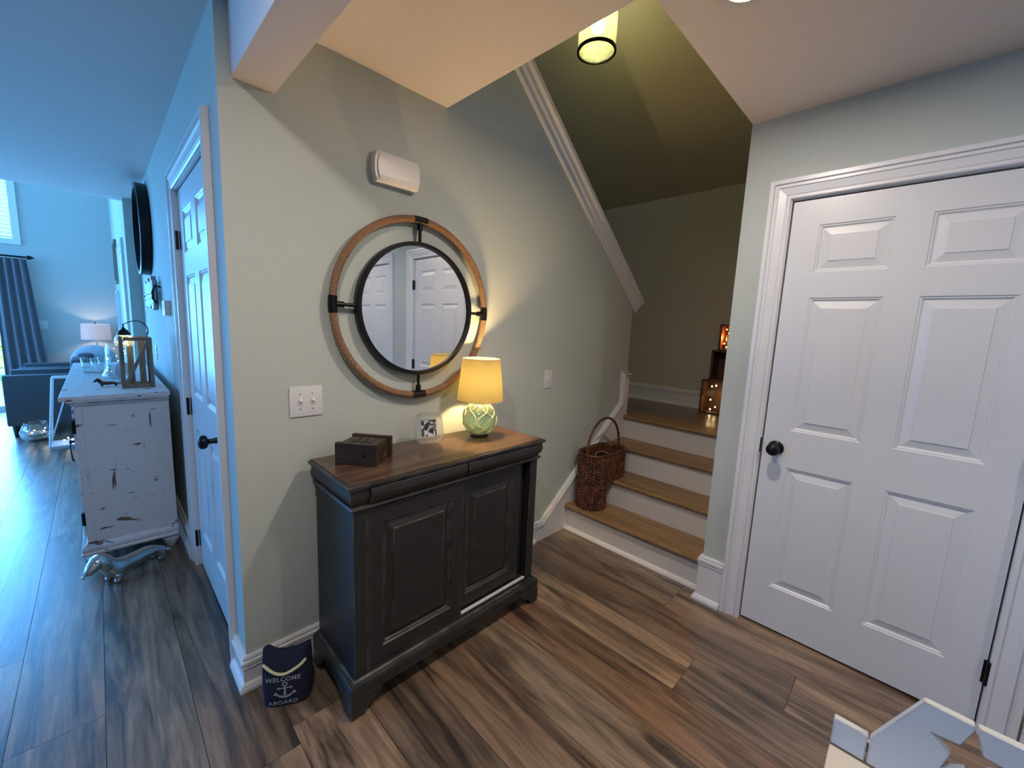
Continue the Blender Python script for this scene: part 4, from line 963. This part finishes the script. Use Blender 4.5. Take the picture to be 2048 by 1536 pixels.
# armchairs facing left
def armchair(name, label, y0, x0=-1.08):
    t = thing(name, label, 'armchair', (x0, y0, 0), group='grey armchairs in the living room')
    for yy in (0, .62):
        b = bmn(); box(b, 0, .62, yy, yy+.11, .13, .685, .022); obj('arm', b, m_sofa, t, smooth=True)
    b = bmn(); box(b, .06, .50, .112, .618, .18, .46, .03); obj('seat', b, m_sofa, t, smooth=True)
    b = bmn(); box(b, .50, .66, .112, .618, .18, .84, .05); obj('backrest', b, m_sofa, t, smooth=True)
    for x in (.06, .56):
        for yy in (.05, .68):
            b = bmn(); lathe(b, [(0, .13), (.032, .13), (.022, 0), (0, 0)], 12, (x, yy, 0)); obj('leg', b, m_box, t, smooth=True)
    return t
armchair('armchair', 'near grey armchair beyond the dresser, left side showing', 5.15)
ac = armchair('armchair', 'far grey armchair near the curtain', 5.94, -1.04)
b = bmn(); sphere(b, (.66, .37, .72), .22, 28, 18, (1.05, .35, 1)); obj('back_cushion', b, m_pillow, ac, smooth='all', label='pale rounded back cushion')
t = thing('side_table', 'dark small table under the white-shaded lamp in the living room', 'table', (-.36, 6.80, 0))
b = bmn(); box(b, -.14, .14, -.11, .11, .60, .63, .004); obj('table_top', b, m_box, t)
for x in (-.12, .12):
    for y in (-.09, .09): b = bmn(); box(b, x-.015, x+.015, y-.015, y+.015, 0, .60); obj('leg', b, m_box, t)
t = thing('living_room_lamp', 'table lamp with a pale rectangular shade in the living room', 'table lamp', (-.345, 6.78, .63))
b = bmn(); lathe(b, [(0, 0), (.06, 0), (.06, .012), (.02, .03), (.05, .12), (.045, .22), (.012, .27), (.010, .36), (0, .36)], 24); obj('base', b, m_pillow, t, smooth=True)
b = bmn(); lathe(b, [(.158, .36), (.150, .585), (.148, .585), (.156, .36)], 48, closed=True); obj('lamp_shade', b, m_shade2, t, smooth=True)
b = bmn(); lathe(b, [(0, .56), (.005, .56), (.005, .60), (.012, .605), (0, .615)], 12); obj('finial', b, m_black, t)
light('living_lamp_bulb', 'POINT', (0, 0, .47), 3, (1.0, .80, .72), .03, parent=t)
# glass bowl of stones and geometric lantern on the floor
t = thing('glass_bowl', 'round glass bowl of stones and lights on the living room floor', 'bowl', (-.86, 4.93, 0))
b = bmn(); lathe(b, [(0, 0), (.07, 0), (.115, .05), (.125, .10), (.105, .16), (.085, .19), (.088, .20), (.082, .20), (.100, .16), (.120, .10), (.110, .05), (.066, .006), (0, .006)], 36); obj('glass_wall', b, m_glass, t, smooth='all')
for i in range(16):
    b = bmn(); a = i*2.4; rr = .075*math.sqrt((i % 8)/8); sphere(b, (rr*math.cos(a), rr*math.sin(a), .035+.045*(i//8)), .028, 12, 8, (1, 1.1, .7)); obj('stone', b, m_stone, t, smooth='all')
for i in range(5):
    b = bmn(); sphere(b, (.07*math.cos(i*1.3-2), .07*math.sin(i*1.3-2), .10+.01*(i % 3)), .006, 8, 6); obj('fairy_bulb', b, m_fairy, t)
t = thing('floor_lantern', 'white slant-sided frame lantern on the floor behind the dresser', 'lantern', (-.62, 4.55, 0))
bw, tw, hh = .125, .065, .72
for sx in (-1, 1):
    for sy in (-1, 1):
        b = bmn(); tube(b, [(sx*bw, sy*bw, .02), (sx*tw, sy*tw, hh)], .009, 4); obj('post', b, m_trim, t)
for s, z in ((bw, .02), (tw, hh)):
    b = bmn(); tube(b, [(s, s, z), (-s, s, z), (-s, -s, z), (s, -s, z)], .010, 4, closed=True); obj('rail', b, m_trim, t)
b = bmn(); box(b, -bw, bw, -bw, bw, .0, .02); obj('base', b, m_trim, t)
for sy in (-1, 1):
    b = bmn(); tube(b, [(-bw, sy*bw, .03), (tw, sy*tw, hh-.01)], .006, 4); obj('brace', b, m_trim, t)
for i in range(4):
    b = bmn(); sphere(b, (-.03+.03*i, .02, .05+.02*(i % 2)), .007, 8, 6); obj('fairy_bulb', b, m_fairy, t)
